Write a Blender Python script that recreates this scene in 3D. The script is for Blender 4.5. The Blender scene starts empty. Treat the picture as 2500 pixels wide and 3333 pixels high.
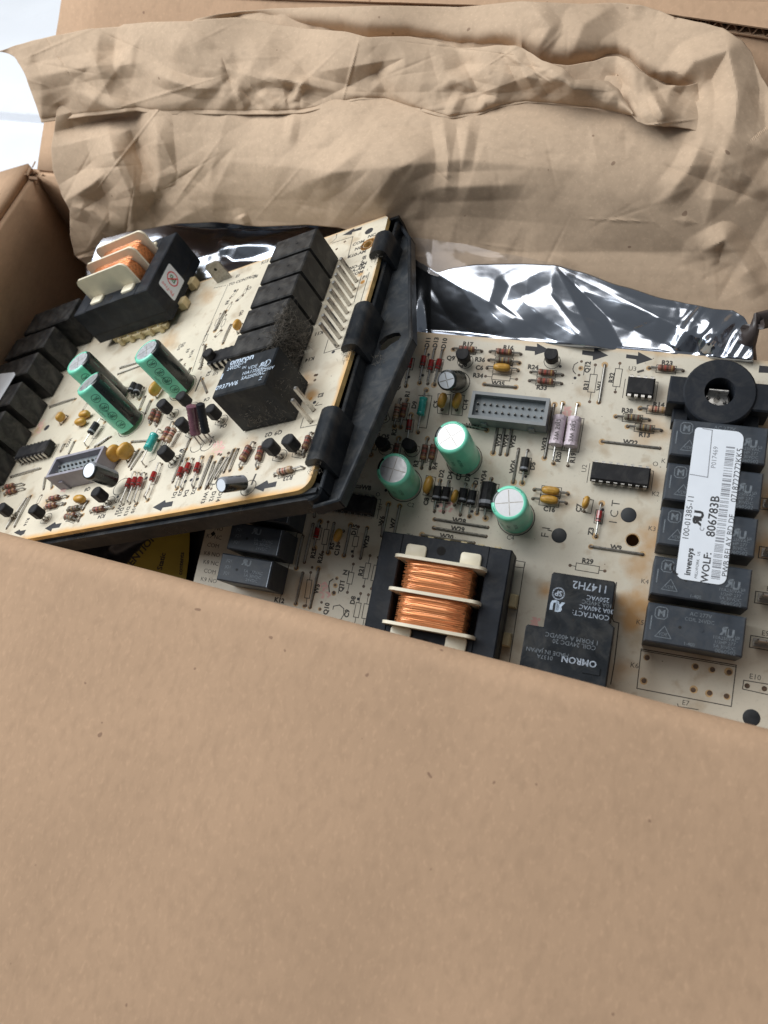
import bpy, bmesh, math, random
from mathutils import Vector, Matrix, noise
R = random.Random(7)
rad = math.radians
S = 0.001                       # everything below is written in millimetres
scene = bpy.context.scene
C = scene.collection

# ------------------------------------------------------------------ camera
F, CX, CY = 2850.0, 1250.0, 1666.5          # focal length and centre in photo pixels
MR = ((0.95137363, -0.19191359, 0.240951), (0.13719039, 0.96432754, 0.22638727), (-0.27580248, -0.18232271, 0.94376449))
ML = ((0.84884938, -0.2046595, 0.48741073), (-0.12997838, 0.81291122, 0.56769795), (-0.51240643, -0.54524291, 0.66343788))
DR, DL = 288.0, 158.0                        # distance of the camera from the planes of the two boards
TH = rad(20)
def col(M, i): return Vector((M[0][i], M[1][i], M[2][i]))
def c2w(q):                                  # camera axes (x right, y down, z forward) -> world axes
    x, y, z = q.dot(col(MR, 0)), -q.dot(col(MR, 1)), -q.dot(col(MR, 2))
    return Vector((x, y*math.cos(TH) - z*math.sin(TH), y*math.sin(TH) + z*math.cos(TH)))
CAM = Vector((0, -DR*math.sin(TH), DR*math.cos(TH)))
def ray(px, py): return Vector((px-CX, py-CY, F))
def hit(px, py, n, c0):                      # pixel -> point of the plane n.p = c0 (world, mm)
    r = c2w(ray(px, py)); return CAM + r*((c0 - n.dot(CAM))/n.dot(r))
cd = bpy.data.cameras.new('camera'); cam = bpy.data.objects.new('camera', cd); C.objects.link(cam)
cx, cy, cz = c2w(Vector((1,0,0))), c2w(Vector((0,-1,0))), c2w(Vector((0,0,-1)))
cam.matrix_world = Matrix(((cx.x,cy.x,cz.x,CAM.x*S),(cx.y,cy.y,cz.y,CAM.y*S),(cx.z,cy.z,cz.z,CAM.z*S),(0,0,0,1)))
cd.sensor_fit = 'HORIZONTAL'; cd.sensor_width = 36; cd.lens = 36*F/2500
cd.clip_start = 0.005; cd.clip_end = 50
cd.dof.use_dof = True; cd.dof.focus_distance = 0.300; cd.dof.aperture_fstop = 22
scene.camera = cam
# ------------------------------------------------------------------ light
scene.view_settings.view_transform = 'Standard'; scene.view_settings.look = 'None'
scene.view_settings.exposure = -0.08; scene.view_settings.gamma = 1
w = bpy.data.worlds.new('World'); scene.world = w; w.use_nodes = True
w.node_tree.nodes['Background'].inputs[0].default_value = (0.86, 0.93, 1.0, 1)
w.node_tree.nodes['Background'].inputs[1].default_value = 0.16
def area(name, loc, target, sx, sy, power, color):
    l = bpy.data.lights.new(name, 'AREA'); l.shape = 'RECTANGLE'; l.size = sx; l.size_y = sy
    l.energy = power; l.color = color
    o = bpy.data.objects.new(name, l); C.objects.link(o); o.location = loc
    o.rotation_euler = (Vector(target)-Vector(loc)).to_track_quat('-Z', 'Y').to_euler(); return o
area('window_light', (-1.08, 0.16, 0.92), (-0.1, 0.1, 0.0), 0.9, 0.9, 21.5, (0.93, 0.97, 1.0))
area('room_light', (-0.36, 0.34, 1.2), (0.0, 0.1, 0.0), 0.72, 0.8, 6.8, (1.0, 0.98, 0.95))

# ------------------------------------------------------------------ materials
def nodes(m): m.use_nodes = True; return m.node_tree, m.node_tree.nodes['Principled BSDF']
MATS = {}
def lin(c): return tuple((x/12.92 if x <= .04045 else ((x+.055)/1.055)**2.4) for x in c)
def mat(name, color, rough=.5, metal=0, var=.12, scale=300, bump=0.0, bscale=None, spec=.5, coat=0, trans=0, detail=4, rvar=.1, aniso=None, dust=None):
    m = bpy.data.materials.new(name); t, p = nodes(m); L = t.links.new
    p.inputs['Roughness'].default_value = rough; p.inputs['Metallic'].default_value = metal
    p.inputs['Specular IOR Level'].default_value = spec; p.inputs['Coat Weight'].default_value = coat
    p.inputs['Transmission Weight'].default_value = trans
    tc = t.nodes.new('ShaderNodeTexCoord'); mp = t.nodes.new('ShaderNodeMapping')
    L(tc.outputs['Object'], mp.inputs[0])
    if aniso: mp.inputs['Scale'].default_value = aniso
    n = t.nodes.new('ShaderNodeTexNoise'); n.inputs['Scale'].default_value = scale; n.inputs['Detail'].default_value = detail
    L(mp.outputs[0], n.inputs[0])
    mx = t.nodes.new('ShaderNodeMix'); mx.data_type = 'RGBA'
    mx.inputs[6].default_value = tuple(max(0, x*(1-var)) for x in color)+(1,)
    mx.inputs[7].default_value = tuple(min(1, x*(1+var)) for x in color)+(1,)
    rmp = t.nodes.new('ShaderNodeMapRange'); rmp.inputs[1].default_value = .3; rmp.inputs[2].default_value = .7
    L(n.outputs[0], rmp.inputs[0]); L(rmp.outputs[0], mx.inputs[0]); out = mx.outputs[2]
    if dust:                                            # patchy settled dust and handling marks
        n3 = t.nodes.new('ShaderNodeTexNoise'); n3.inputs['Scale'].default_value = 140; n3.inputs['Detail'].default_value = 9; n3.inputs['Roughness'].default_value = .72; n3.inputs['Distortion'].default_value = .6
        L(tc.outputs['Object'], n3.inputs[0]); r3 = t.nodes.new('ShaderNodeMapRange'); L(n3.outputs[0], r3.inputs[0])
        for k, v in zip((1,2,3,4), (.46, .74, 0, dust)): r3.inputs[k].default_value = v
        m3 = t.nodes.new('ShaderNodeMix'); m3.data_type = 'RGBA'; L(r3.outputs[0], m3.inputs[0]); L(out, m3.inputs[6]); m3.inputs[7].default_value = (.20, .185, .16, 1); out = m3.outputs[2]
    L(out, p.inputs['Base Color'])
    if rvar:
        r2 = t.nodes.new('ShaderNodeMapRange'); r2.inputs[3].default_value = max(0, rough-rvar); r2.inputs[4].default_value = min(1, rough+rvar)
        L(rmp.outputs[0], r2.inputs[0]); L(r2.outputs[0], p.inputs['Roughness'])
    if bump:
        b = t.nodes.new('ShaderNodeBump'); b.inputs['Strength'].default_value = 1; b.inputs['Distance'].default_value = bump*S
        n2 = t.nodes.new('ShaderNodeTexNoise'); n2.inputs['Scale'].default_value = bscale or scale*2; n2.inputs['Detail'].default_value = 3
        L(mp.outputs[0], n2.inputs[0]); L(n2.outputs[0], b.inputs['Height']); L(b.outputs[0], p.inputs['Normal'])
    MATS[name] = m; return m
def kraft(name, color, fleck, big, bumpmm, stretch=(1,1,1)):
    m = bpy.data.materials.new(name); t, p = nodes(m); L = t.links.new
    p.inputs['Roughness'].default_value = .82; p.inputs['Specular IOR Level'].default_value = .25
    tc = t.nodes.new('ShaderNodeTexCoord')
    def nz(s, d, st=(1,1,1)):
        mp = t.nodes.new('ShaderNodeMapping'); mp.inputs['Scale'].default_value = st; L(tc.outputs['Object'], mp.inputs[0])
        n = t.nodes.new('ShaderNodeTexNoise'); n.inputs['Scale'].default_value = s; n.inputs['Detail'].default_value = d; L(mp.outputs[0], n.inputs[0]); return n
    def mixc(fac, a, b, amt=1.0, lo=.3, hi=.7):
        r = t.nodes.new('ShaderNodeMapRange'); r.inputs[1].default_value = lo; r.inputs[2].default_value = hi; r.inputs[4].default_value = amt
        L(fac, r.inputs[0]); x = t.nodes.new('ShaderNodeMix'); x.data_type = 'RGBA'; L(r.outputs[0], x.inputs[0])
        for k, v in ((6, a), (7, b)):
            if isinstance(v, tuple): x.inputs[k].default_value = v+(1,)
            else: L(v, x.inputs[k])
        return x.outputs[2]
    d = tuple(c*.93 for c in color); h = tuple(min(1, c*1.05) for c in color)
    c1 = mixc(nz(big, 5).outputs[0], d, h)
    c2 = mixc(nz(420, 4, stretch).outputs[0], c1, tuple(c*.72 for c in color), .45, .45, .8)
    c3 = mixc(nz(900, 2, stretch).outputs[0], c2, tuple(min(1, c*1.35) for c in color), .35, .55, .8)
    c4 = mixc(nz(fleck, 1).outputs[0], c3, (.16, .09, .06), .6, .782, .80)
    L(c4, p.inputs['Base Color'])
    b = t.nodes.new('ShaderNodeBump'); b.inputs['Distance'].default_value = bumpmm*S; b.inputs['Strength'].default_value = .8
    L(nz(500, 5, stretch).outputs[0], b.inputs['Height']); L(b.outputs[0], p.inputs['Normal'])
    MATS[name] = m; return m
kraft('cardboard', (.475, .313, .200), 230, 22, .05, (1, .5, 1))
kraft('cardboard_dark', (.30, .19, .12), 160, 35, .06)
kraft('kraft_paper', (.54, .40, .28), 230, 30, .02)
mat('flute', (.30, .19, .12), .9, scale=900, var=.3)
mat('marble', (.84, .86, .90), .25, scale=9, var=.05, detail=6)
mat('black_plastic', (.013, .016, .022), .6, var=.2, scale=120, bump=.02, bscale=900, rvar=.14, spec=.22, dust=0.15)
mat('tray_plastic', (.011, .014, .018), .36, var=.45, scale=60, bump=.03, bscale=500, rvar=.14, spec=.32, dust=0.2)
mat('relay_grey', (.036, .044, .056), .50, var=.22, scale=150, bump=.02, bscale=900, spec=.32, dust=0.2)
mat('relay_black', (.022, .022, .023), .46, var=.5, scale=260, bump=.03, bscale=1200, detail=8, spec=.22, dust=.34)
mat('relay_big', (.013, .016, .020), .42, var=.3, scale=200, bump=.02, bscale=1200, detail=8, spec=.22, dust=.2)
mat('core_black', (.013, .016, .022), .5, var=.3, scale=150, bump=.03, bscale=700, spec=.22, dust=.13)
mat('tray_dusty', (.016, .020, .025), .5, var=.5, scale=45, bump=.03, bscale=500, detail=8, spec=.3, dust=.26)
mat('rubber', (.016, .016, .018), .6, var=.3, scale=300, spec=.22, dust=0.2)
mat('epoxy_yellow', (.50, .27, .045), .38, var=.2, scale=500, bump=.05, bscale=900)
mat('brown_body', (.20, .085, .055), .45, var=.3, scale=700)
mat('tan_body', (.42, .28, .19), .45, var=.2, scale=700)
mat('olive_body', (.17, .15, .11), .5, var=.3, scale=700)
mat('band_dark', (.06, .03, .025), .5); mat('band_red', (.33, .05, .04), .5); mat('band_gold', (.35, .22, .08), .4)
mat('glass_red', (.30, .022, .02), .12, var=.3, scale=900, coat=.6)
mat('teal', (.03, .36, .32), .25, var=.15, scale=500, coat=.5)
mat('green_sleeve', (.20, .74, .52), .36, var=.10, scale=180, coat=.35, bump=.02, bscale=400)
mat('sleeve_black', (.012, .018, .018), .30, var=.2, scale=200, coat=.3)
mat('aluminium', (.56, .57, .59), .42, .8, var=.05, scale=900)
mat('lilac_body', (.58, .49, .54), .45, var=.12, scale=400, bump=.05)
mat('purple_body', (.16, .07, .095), .25, var=.2, scale=400, coat=.5)
mat('tin', (.55, .53, .50), .32, .9, var=.2, scale=900)
mat('lead_dull', (.33, .31, .28), .45, .7, var=.3, scale=900)
mat('copper', (.74, .30, .12), .36, .65, var=.35, scale=220, bump=.08, bscale=300, aniso=(.15, 6, 6), coat=.3)
mat('nylon', (.80, .73, .57), .42, var=.06, scale=200)
mat('nylon_dirty', (.58, .47, .27), .5, var=.2, scale=300)
mat('grey_connector', (.22, .232, .24), .45, var=.15, scale=250)
mat('lilac_connector', (.27, .26, .30), .45, var=.15, scale=250)
mat('connector_inside', (.20, .225, .24), .5, var=.2, scale=400)
mat('label_white', (.76, .80, .86), .42, var=.02, scale=200)
mat('ink_black', (.03, .03, .032), .6, var=.1); mat('ink_board', (.06, .054, .047), .75, var=.4, scale=900)
mat('ink_arrow', (.022, .022, .026), .6, var=.2)
mat('ink_white', (.30, .34, .40), .6, var=.35, scale=1200); mat('ink_faint', (.13, .15, .17), .6, var=.3, scale=1200)
mat('ink_bright', (.42, .50, .60), .6, var=.3, scale=1500)
mat('ink_grey', (.26, .27, .30), .6); mat('ink_red', (.65, .05, .07), .5); mat('ink_green', (.04, .25, .12), .5); mat('ink_green_dark', (.02, .13, .09), .5)
mat('ink_sleeve_line', (.07, .28, .21), .4)
mat('pad', (.10, .06, .035), .5, var=.4, scale=900); mat('hole', (.006, .005, .005), .9)
mat('test_pad', (.014, .016, .019), .55, var=.3, scale=400)
mat('halo', (.50, .33, .16), .5, var=.3, scale=700)
mat('flux', (.42, .20, .05), .35, var=.4, scale=500)
mat('pcb_edge', (.80, .52, .20), .7, var=.3, scale=300)
mat('pink_stamp', (.70, .42, .38), .8, var=.1)
mat('yellow_sticker', (.33, .27, .04), .6, var=.1, scale=120)
mat('fluff', (.10, .09, .075), .95, var=.4, scale=800); mat('fluff_light', (.23, .20, .165), .95)
mat('cable', (.05, .038, .035), .45)
def pcb(name, base, blobs, blobcol=(.46, .24, .07), grime=(.50, .40, .27), edges=()):
    m = bpy.data.materials.new(name); t, p = nodes(m); L = t.links.new
    p.inputs['Roughness'].default_value = .42
    tc = t.nodes.new('ShaderNodeTexCoord')
    def nz(s, d=4):
        n = t.nodes.new('ShaderNodeTexNoise'); n.inputs['Scale'].default_value = s; n.inputs['Detail'].default_value = d
        L(tc.outputs['Object'], n.inputs[0]); return n
    def mr(x, a, b, c=0., e=1.):
        r = t.nodes.new('ShaderNodeMapRange'); L(x, r.inputs[0])
        for k, v in zip((1,2,3,4), (a,b,c,e)): r.inputs[k].default_value = v
        return r.outputs[0]
    def mixc(fac, a, b):
        x = t.nodes.new('ShaderNodeMix'); x.data_type = 'RGBA'; L(fac, x.inputs[0])
        for k, v in ((6, a), (7, b)):
            if isinstance(v, tuple): x.inputs[k].default_value = v+(1,)
            else: L(v, x.inputs[k])
        return x.outputs[2]
    c = mixc(mr(nz(60, 6).outputs[0], .35, .7), base, tuple(x*.86 for x in base))
    c = mixc(mr(nz(38, 7).outputs[0], .56, .72, 0, .55), c, grime)
    c = mixc(mr(nz(900, 2).outputs[0], .60, .75, 0, .3), c, tuple(x*.6 for x in base))
    c = mixc(mr(nz(85, 8).outputs[0], .56, .69, 0, .6), c, (.38, .28, .17))
    c = mixc(mr(nz(210, 6).outputs[0], .60, .72, 0, .45), c, (.34, .24, .14))
    c = mixc(mr(nz(22, 3).outputs[0], .50, .75, 0, .35), c, (.42, .38, .33))
    wob = nz(130, 6)
    for (bx, by, br, st) in blobs:
        d = t.nodes.new('ShaderNodeVectorMath'); d.operation = 'DISTANCE'; L(tc.outputs['Object'], d.inputs[0]); d.inputs[1].default_value = (bx*S, by*S, 0)
        a = t.nodes.new('ShaderNodeMath'); a.operation = 'MULTIPLY_ADD'; L(wob.outputs[0], a.inputs[0]); a.inputs[1].default_value = -br*2.2*S; L(d.outputs['Value'], a.inputs[2])
        c = mixc(mr(a.outputs[0], -br*.9*S, br*.15*S, st, 0), c, blobcol)
    sx = t.nodes.new('ShaderNodeSeparateXYZ'); L(tc.outputs['Object'], sx.inputs[0])
    for (axis, pos, wid, st) in edges:                    # varnish yellowed along the cut edges
        a = t.nodes.new('ShaderNodeMath'); a.operation = 'SUBTRACT'; L(sx.outputs[axis], a.inputs[0]); a.inputs[1].default_value = pos*S
        ab = t.nodes.new('ShaderNodeMath'); ab.operation = 'ABSOLUTE'; L(a.outputs[0], ab.inputs[0])
        ad = t.nodes.new('ShaderNodeMath'); ad.operation = 'MULTIPLY_ADD'; L(wob.outputs[0], ad.inputs[0]); ad.inputs[1].default_value = -wid*1.3*S; L(ab.outputs[0], ad.inputs[2])
        c = mixc(mr(ad.outputs[0], -wid*.5*S, wid*.6*S, st, 0), c, (.72, .40, .12))
    L(c, p.inputs['Base Color'])
    b = t.nodes.new('ShaderNodeBump'); b.inputs['Distance'].default_value = .02*S; L(nz(1200, 3).outputs[0], b.inputs['Height']); L(b.outputs[0], p.inputs['Normal'])
    MATS[name] = m; return m
def bagmat():
    m = bpy.data.materials.new('static_film'); t, p = nodes(m); L = t.links.new
    p.inputs['Metallic'].default_value = .97; p.inputs['Base Color'].default_value = (.47, .50, .56, 1)
    p.inputs['Roughness'].default_value = .17
    tc = t.nodes.new('ShaderNodeTexCoord'); n = t.nodes.new('ShaderNodeTexNoise'); n.inputs['Scale'].default_value = 70; n.inputs['Detail'].default_value = 2
    n.inputs['Distortion'].default_value = .8
    L(tc.outputs['Object'], n.inputs[0]); b = t.nodes.new('ShaderNodeBump'); b.inputs['Distance'].default_value = .30*S; b.inputs['Strength'].default_value = .35
    L(n.outputs[0], b.inputs['Height']); L(b.outputs[0], p.inputs['Normal']); MATS['static_film'] = m
bagmat()

# ------------------------------------------------------------------ mesh helpers
ORIG = {}
class MB:
    def __init__(s): s.v = []; s.f = []; s.m = []; s.mats = []
    def mi(s, m):
        if m not in s.mats: s.mats.append(m)
        return s.mats.index(m)
    def add(s, vs, fs, m):
        o = len(s.v); s.v += [tuple(x) for x in vs]; k = s.mi(m)
        for f in fs: s.f.append([i+o for i in f]); s.m.append(k)
    def box(s, a, b, m, ch=0.0, mt=None, M=None):      # ch chamfers the upper rim
        x0, y0, z0 = a; x1, y1, z1 = b
        if ch:
            vs = [(x0,y0,z0),(x1,y0,z0),(x1,y1,z0),(x0,y1,z0),(x0,y0,z1-ch),(x1,y0,z1-ch),(x1,y1,z1-ch),(x0,y1,z1-ch),
                  (x0+ch,y0+ch,z1),(x1-ch,y0+ch,z1),(x1-ch,y1-ch,z1),(x0+ch,y1-ch,z1)]
            fs = [(3,2,1,0),(0,1,5,4),(1,2,6,5),(2,3,7,6),(3,0,4,7),(4,5,9,8),(5,6,10,9),(6,7,11,10),(7,4,8,11),(8,9,10,11)]
        else:
            vs = [(x0,y0,z0),(x1,y0,z0),(x1,y1,z0),(x0,y1,z0),(x0,y0,z1),(x1,y0,z1),(x1,y1,z1),(x0,y1,z1)]
            fs = [(3,2,1,0),(0,1,5,4),(1,2,6,5),(2,3,7,6),(3,0,4,7),(4,5,6,7)]
        if M: vs = [M @ Vector(q) for q in vs]
        s.add(vs, fs, m)
    def prism(s, poly, z0, z1, m, ch=0.0, M=None, cap=True):
        n = len(poly); cxx = sum(p[0] for p in poly)/n; cyy = sum(p[1] for p in poly)/n
        ar = sum(poly[i][0]*poly[(i+1)%n][1]-poly[(i+1)%n][0]*poly[i][1] for i in range(n))
        if ar < 0: poly = poly[::-1]
        vs = [(x,y,z0) for x,y in poly]
        if ch:
            ins = []
            for i in range(n):
                a, b, c = Vector(poly[i-1][:2]), Vector(poly[i][:2]), Vector(poly[(i+1)%n][:2])
                d1 = (b-a).normalized(); d2 = (c-b).normalized(); nn = Vector((-(d1+d2).y, (d1+d2).x)).normalized()
                k = max(.4, nn.dot(Vector((-d1.y, d1.x)))); q = b + nn*ch/k; ins.append((q.x, q.y))
            vs += [(x,y,z1-ch) for x,y in poly] + [(x,y,z1) for x,y in ins]
        else: vs += [(x,y,z1) for x,y in poly]
        rings = len(vs)//n; fs = [tuple(range(n))[::-1]]
        for r_ in range(rings-1):
            for i in range(n): j = (i+1)%n; fs.append((r_*n+i, r_*n+j, (r_+1)*n+j, (r_+1)*n+i))
        if cap: fs.append(tuple(range((rings-1)*n, rings*n)))
        if M: vs = [M @ Vector(q) for q in vs]
        s.add(vs, fs, m)
    def lathe(s, p0, p1, prof, n=12, matf=None, ref=None):   # prof: (distance along axis mm, radius, material)
        p0 = Vector(p0); a = (Vector(p1)-p0); a.normalize()
        e1 = Vector(ref) if ref else (Vector((0,0,1)) if abs(a.z) < .9 else Vector((1,0,0)))
        e1 = (e1 - a*e1.dot(a)).normalized(); e2 = a.cross(e1)
        vs = []
        for (t, r, m) in prof:
            for i in range(n):
                th = 2*math.pi*i/n; vs.append(p0 + a*t + (e1*math.cos(th)+e2*math.sin(th))*r)
        base = len(s.v); s.v += [tuple(q) for q in vs]
        for k in range(len(prof)-1):
            for i in range(n):
                j = (i+1)%n; m = prof[k][2]
                if matf: m = matf(k, 360*(i+.5)/n) or m
                s.f.append([base+k*n+i, base+k*n+j, base+(k+1)*n+j, base+(k+1)*n+i]); s.m.append(s.mi(m))
        s.f.append([base+i for i in range(n)][::-1]); s.m.append(s.mi(prof[0][2]))
        s.f.append([base+(len(prof)-1)*n+i for i in range(n)]); s.m.append(s.mi(prof[-1][2]))
    def tube(s, pts, r, m, n=6):
        pts = [Vector(p) for p in pts]; rings = []
        for i, p in enumerate(pts):
            d = (pts[min(i+1, len(pts)-1)] - pts[max(i-1, 0)]).normalized()
            u = Vector((0,0,1)) if abs(d.z) < .9 else Vector((1,0,0)); u = (u-d*u.dot(d)).normalized(); v = d.cross(u)
            rings.append([p + (u*math.cos(2*math.pi*k/n)+v*math.sin(2*math.pi*k/n))*r for k in range(n)])
        vs = [q for r_ in rings for q in r_]; fs = []
        for i in range(len(rings)-1):
            for k in range(n): j = (k+1)%n; fs.append((i*n+k, i*n+j, (i+1)*n+j, (i+1)*n+k))
        fs.append(tuple(range(n))[::-1]); fs.append(tuple(range((len(rings)-1)*n, len(rings)*n)))
        s.add(vs, fs, m)
    def disc(s, x, y, r, z, m, n=12, ry=None):
        s.add([(x+r*math.cos(2*math.pi*i/n), y+(ry or r)*math.sin(2*math.pi*i/n), z) for i in range(n)], [tuple(range(n))], m)
    def line(s, pts, wd, z, m, closed=False):
        if m == 'ink_board': wd *= 1.5
        pts = [Vector(p[:2]) for p in pts]
        if closed: pts.append(pts[0])
        for a, b in zip(pts, pts[1:]):
            d = b-a
            if d.length < 1e-6: continue
            d.normalize(); q = Vector((-d.y, d.x))*wd/2; a2 = a-d*wd/2; b2 = b+d*wd/2
            s.add([(a2-q).to_3d()+Vector((0,0,z)), (b2-q).to_3d()+Vector((0,0,z)), (b2+q).to_3d()+Vector((0,0,z)), (a2+q).to_3d()+Vector((0,0,z))], [(0,1,2,3)], m)
    def text(s, st, x, y, size, ang, z, m, mapf=None, align='C', sx=1.0, bold=0.0):
        vs, fs, wd, _ = text2d(st, bold); ca, sa = math.cos(rad(ang)), math.sin(rad(ang)); k = size/.7
        ox = -wd/2 if align == 'C' else (0 if align == 'L' else -wd)
        out = []
        for (a, b) in vs:
            a2, b2 = (a+ox)*k*sx, (b-.35)*k
            if mapf: out.append(mapf(a2, b2))
            else: out.append((x+a2*ca-b2*sa, y+a2*sa+b2*ca, z))
        s.add(out, fs, m)
    def build(s, name, parent=None, smooth=35, kind=None, label=None, origin=None):
        xs, ys, zs = zip(*s.v)
        o = Vector(origin) if origin else Vector(((min(xs)+max(xs))/2, (min(ys)+max(ys))/2, min(zs)))
        me = bpy.data.meshes.new(name)
        me.from_pydata([((x-o.x)*S, (y-o.y)*S, (z-o.z)*S) for x, y, z in s.v], [], s.f)
        for m in s.mats: me.materials.append(MATS[m])
        me.polygons.foreach_set('material_index', s.m)
        me.polygons.foreach_set('use_smooth', [True]*len(s.f)); me.update()
        me.set_sharp_from_angle(angle=rad(smooth))
        ob = bpy.data.objects.new(name, me); C.objects.link(ob)
        po = Vector((0,0,0))
        if parent: ob.parent = parent; po = ORIG.get(parent.name, Vector((0,0,0)))
        ob.location = (o-po)*S; ORIG[ob.name] = o
        if kind: ob['kind'] = kind
        if label: ob['label'] = label
        return ob
TC = {}
def text2d(st, bold=0.0):
    k = (st, bold)
    if k in TC: return TC[k]
    cu = bpy.data.curves.new('t', 'FONT'); cu.body = st; cu.size = 1; cu.resolution_u = 2; cu.offset = bold
    ob = bpy.data.objects.new('t', cu); me = bpy.data.meshes.new_from_object(ob)
    vs = [(v.co.x, v.co.y) for v in me.vertices]; fs = [tuple(p.vertices) for p in me.polygons]
    bpy.data.objects.remove(ob); bpy.data.meshes.remove(me); bpy.data.curves.remove(cu)
    wd = max([v[0] for v in vs] or [0]); TC[k] = (vs, fs, wd, 0); return TC[k]
def tag(o, label, cat, group=None, kind=None):
    if label: o['label'] = label
    if cat: o['category'] = cat
    if group: o['group'] = group
    if kind: o['kind'] = kind
    return o
# photo tiles: name -> (x0, y0, photo pixels per tile pixel)
TL = dict(N=(0,0,1), R1=(1200,1050,.3617), R2=(1700,1050,.3014), R3=(2050,1050,.2713), R4=(1200,1500,.3617), R5=(1650,1600,.2939),
  R6=(2000,1500,.4069), R7=(600,1550,.3918), L0=(0,650,.4219), L1=(0,1080,.2411), L2=(0,1400,.2411), L3=(300,1050,.2411),
  L4=(350,1350,.2411), L5=(600,700,.2411), L6=(650,1100,.2411), L7=(950,660,.2411), L8=(950,1060,.2712), M4=(650,650,.4219), M6=(600,1200,.4219),
  Z3=(2150,1600,.211), Z2=(2150,1380,.211), B4=(1300,750,.7233), B5=(250,650,.6631))
def T(t, x, y): a, b, s = TL[t]; return (a+x*s, b+y*s)
class Board:
    def __init__(s, name, M, d, centre, label, cat):
        s.M = M; s.d = d; e = bpy.data.objects.new(name, None); C.objects.link(e); s.e = e
        e.empty_display_size = .02
        U, V, N = c2w(col(M,0)), -c2w(col(M,1)), -c2w(col(M,2)); s.U, s.V, s.N = U, V, N
        foot = CAM - N*d
        o = foot + U*centre[0] + V*centre[1]
        e.matrix_world = Matrix(((U.x,V.x,N.x,o.x*S),(U.y,V.y,N.y,o.y*S),(U.z,V.z,N.z,o.z*S),(0,0,0,1)))
        ORIG[e.name] = Vector((centre[0], centre[1], 0)); tag(e, label, cat)
        s.ink = MB(); s.pads = MB(); s.foot = foot
    def pad(s, x, y, r):
        s.pads.disc(x, y, r, .012, 'pad')
        if R.random() < .5: s.pads.disc(x+R.uniform(-.2, .2), y+R.uniform(-.2, .2), r*R.uniform(1.25, 1.9), .0035, 'halo', 9)
    def uv(s, p, h=0):
        r = ray(*p); q = r*((s.d-h)/r.dot(col(s.M, 2))); return Vector((q.dot(col(s.M,0)), -q.dot(col(s.M,1))))
    def p(s, t, x, y, h=0): return s.uv(T(t, x, y), h)
    def world(s, u, v, h): return s.foot + s.U*u + s.V*v + s.N*h

# ------------------------------------------------------------------ electronic parts
PROF = dict(
  res=lambda L, r, c, b: [(0, r*.35, c), (L*.04, r*.85, c), (L*.10, r, c), (L*.22, r, b[0]), (L*.30, r*.9, c), (L*.40, r*.88, b[1]), (L*.47, r*.88, c), (L*.55, r*.88, b[2]), (L*.62, r*.88, c), (L*.72, r, c), (L*.78, r, b[3]), (L*.86, r, c), (L*.96, r*.85, c), (L, r*.35, c)],
  cyl=lambda L, r, c, b: [(0, r*.5, c), (L*.03, r, c), (L*.72, r, b[0]), (L*.86, r, c), (L*.97, r, c), (L, r*.5, c)],
  blob=lambda L, r, c, b: [(L*(1-math.cos(math.pi*k/10))/2, r*max(.12, math.sin(math.pi*k/10))**.45, c) for k in range(11)],
  coil=lambda L, r, c, b: [(L*k/20, r*(.35 if k in (0, 20) else (.95 if k in (1, 2, 3, 17, 18, 19) else .86+.07*(k % 2))), c) for k in range(21)])
BANDS = {'brown_body': ('band_dark','band_red','band_dark','band_gold'), 'tan_body': ('band_dark','band_red','band_dark','band_gold'),
         'olive_body': ('band_dark','band_gold','band_dark','brown_body'), 'glass_red': ('band_dark',)*4, 'rubber': ('ink_grey',)*4}
def axial(b, name, t, x0, y0, x1, y1, kind, m, L, r, shift=.5, body=None, n=10, outline=True, lead='lead_dull', h=None, label=None, bodypx=None):
    A = b.p(t, x0, y0); B = b.p(t, x1, y1); h = h or r+.15
    d = (B-A); D = d.length; d.normalize()
    if bodypx:
        c_ = b.p(t, bodypx[0], bodypx[1], h); shift = max(.2, min(.8, (c_-A).dot(d)/D))
    c = A + d*D*shift
    if L > D*.86: L = D*.86
    p0 = c - d*L/2; p1 = c + d*L/2
    mb = MB(); P0 = Vector((p0.x, p0.y, h)); P1 = Vector((p1.x, p1.y, h))
    bands = BANDS.get(m, (m,)*4)
    mb.lathe(P0, P1, PROF[kind](L, r, m, bands), n)
    for a, q, s_ in ((A, P0, 1), (B, P1, -1)):
        e = a + d*.5*s_
        mb.tube([(a.x, a.y, -.1), (a.x, a.y, h*.55), (e.x, e.y, h), q + Vector((d.x, d.y, 0))*.1*s_], .3, lead, 6)
        b.pad(a.x, a.y, .62)
    if outline:
        q = Vector((-d.y, d.x))*(r+.35); e = d*(L/2+.35)
        b.ink.line([c-e-q, c+e-q, c+e+q, c-e+q], .16, .006, 'ink_board', True)
        b.ink.line([A, c-e], .16, .006, 'ink_board'); b.ink.line([c+e, B], .16, .006, 'ink_board')
    return mb.build(name, b.e, label=label)
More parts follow.
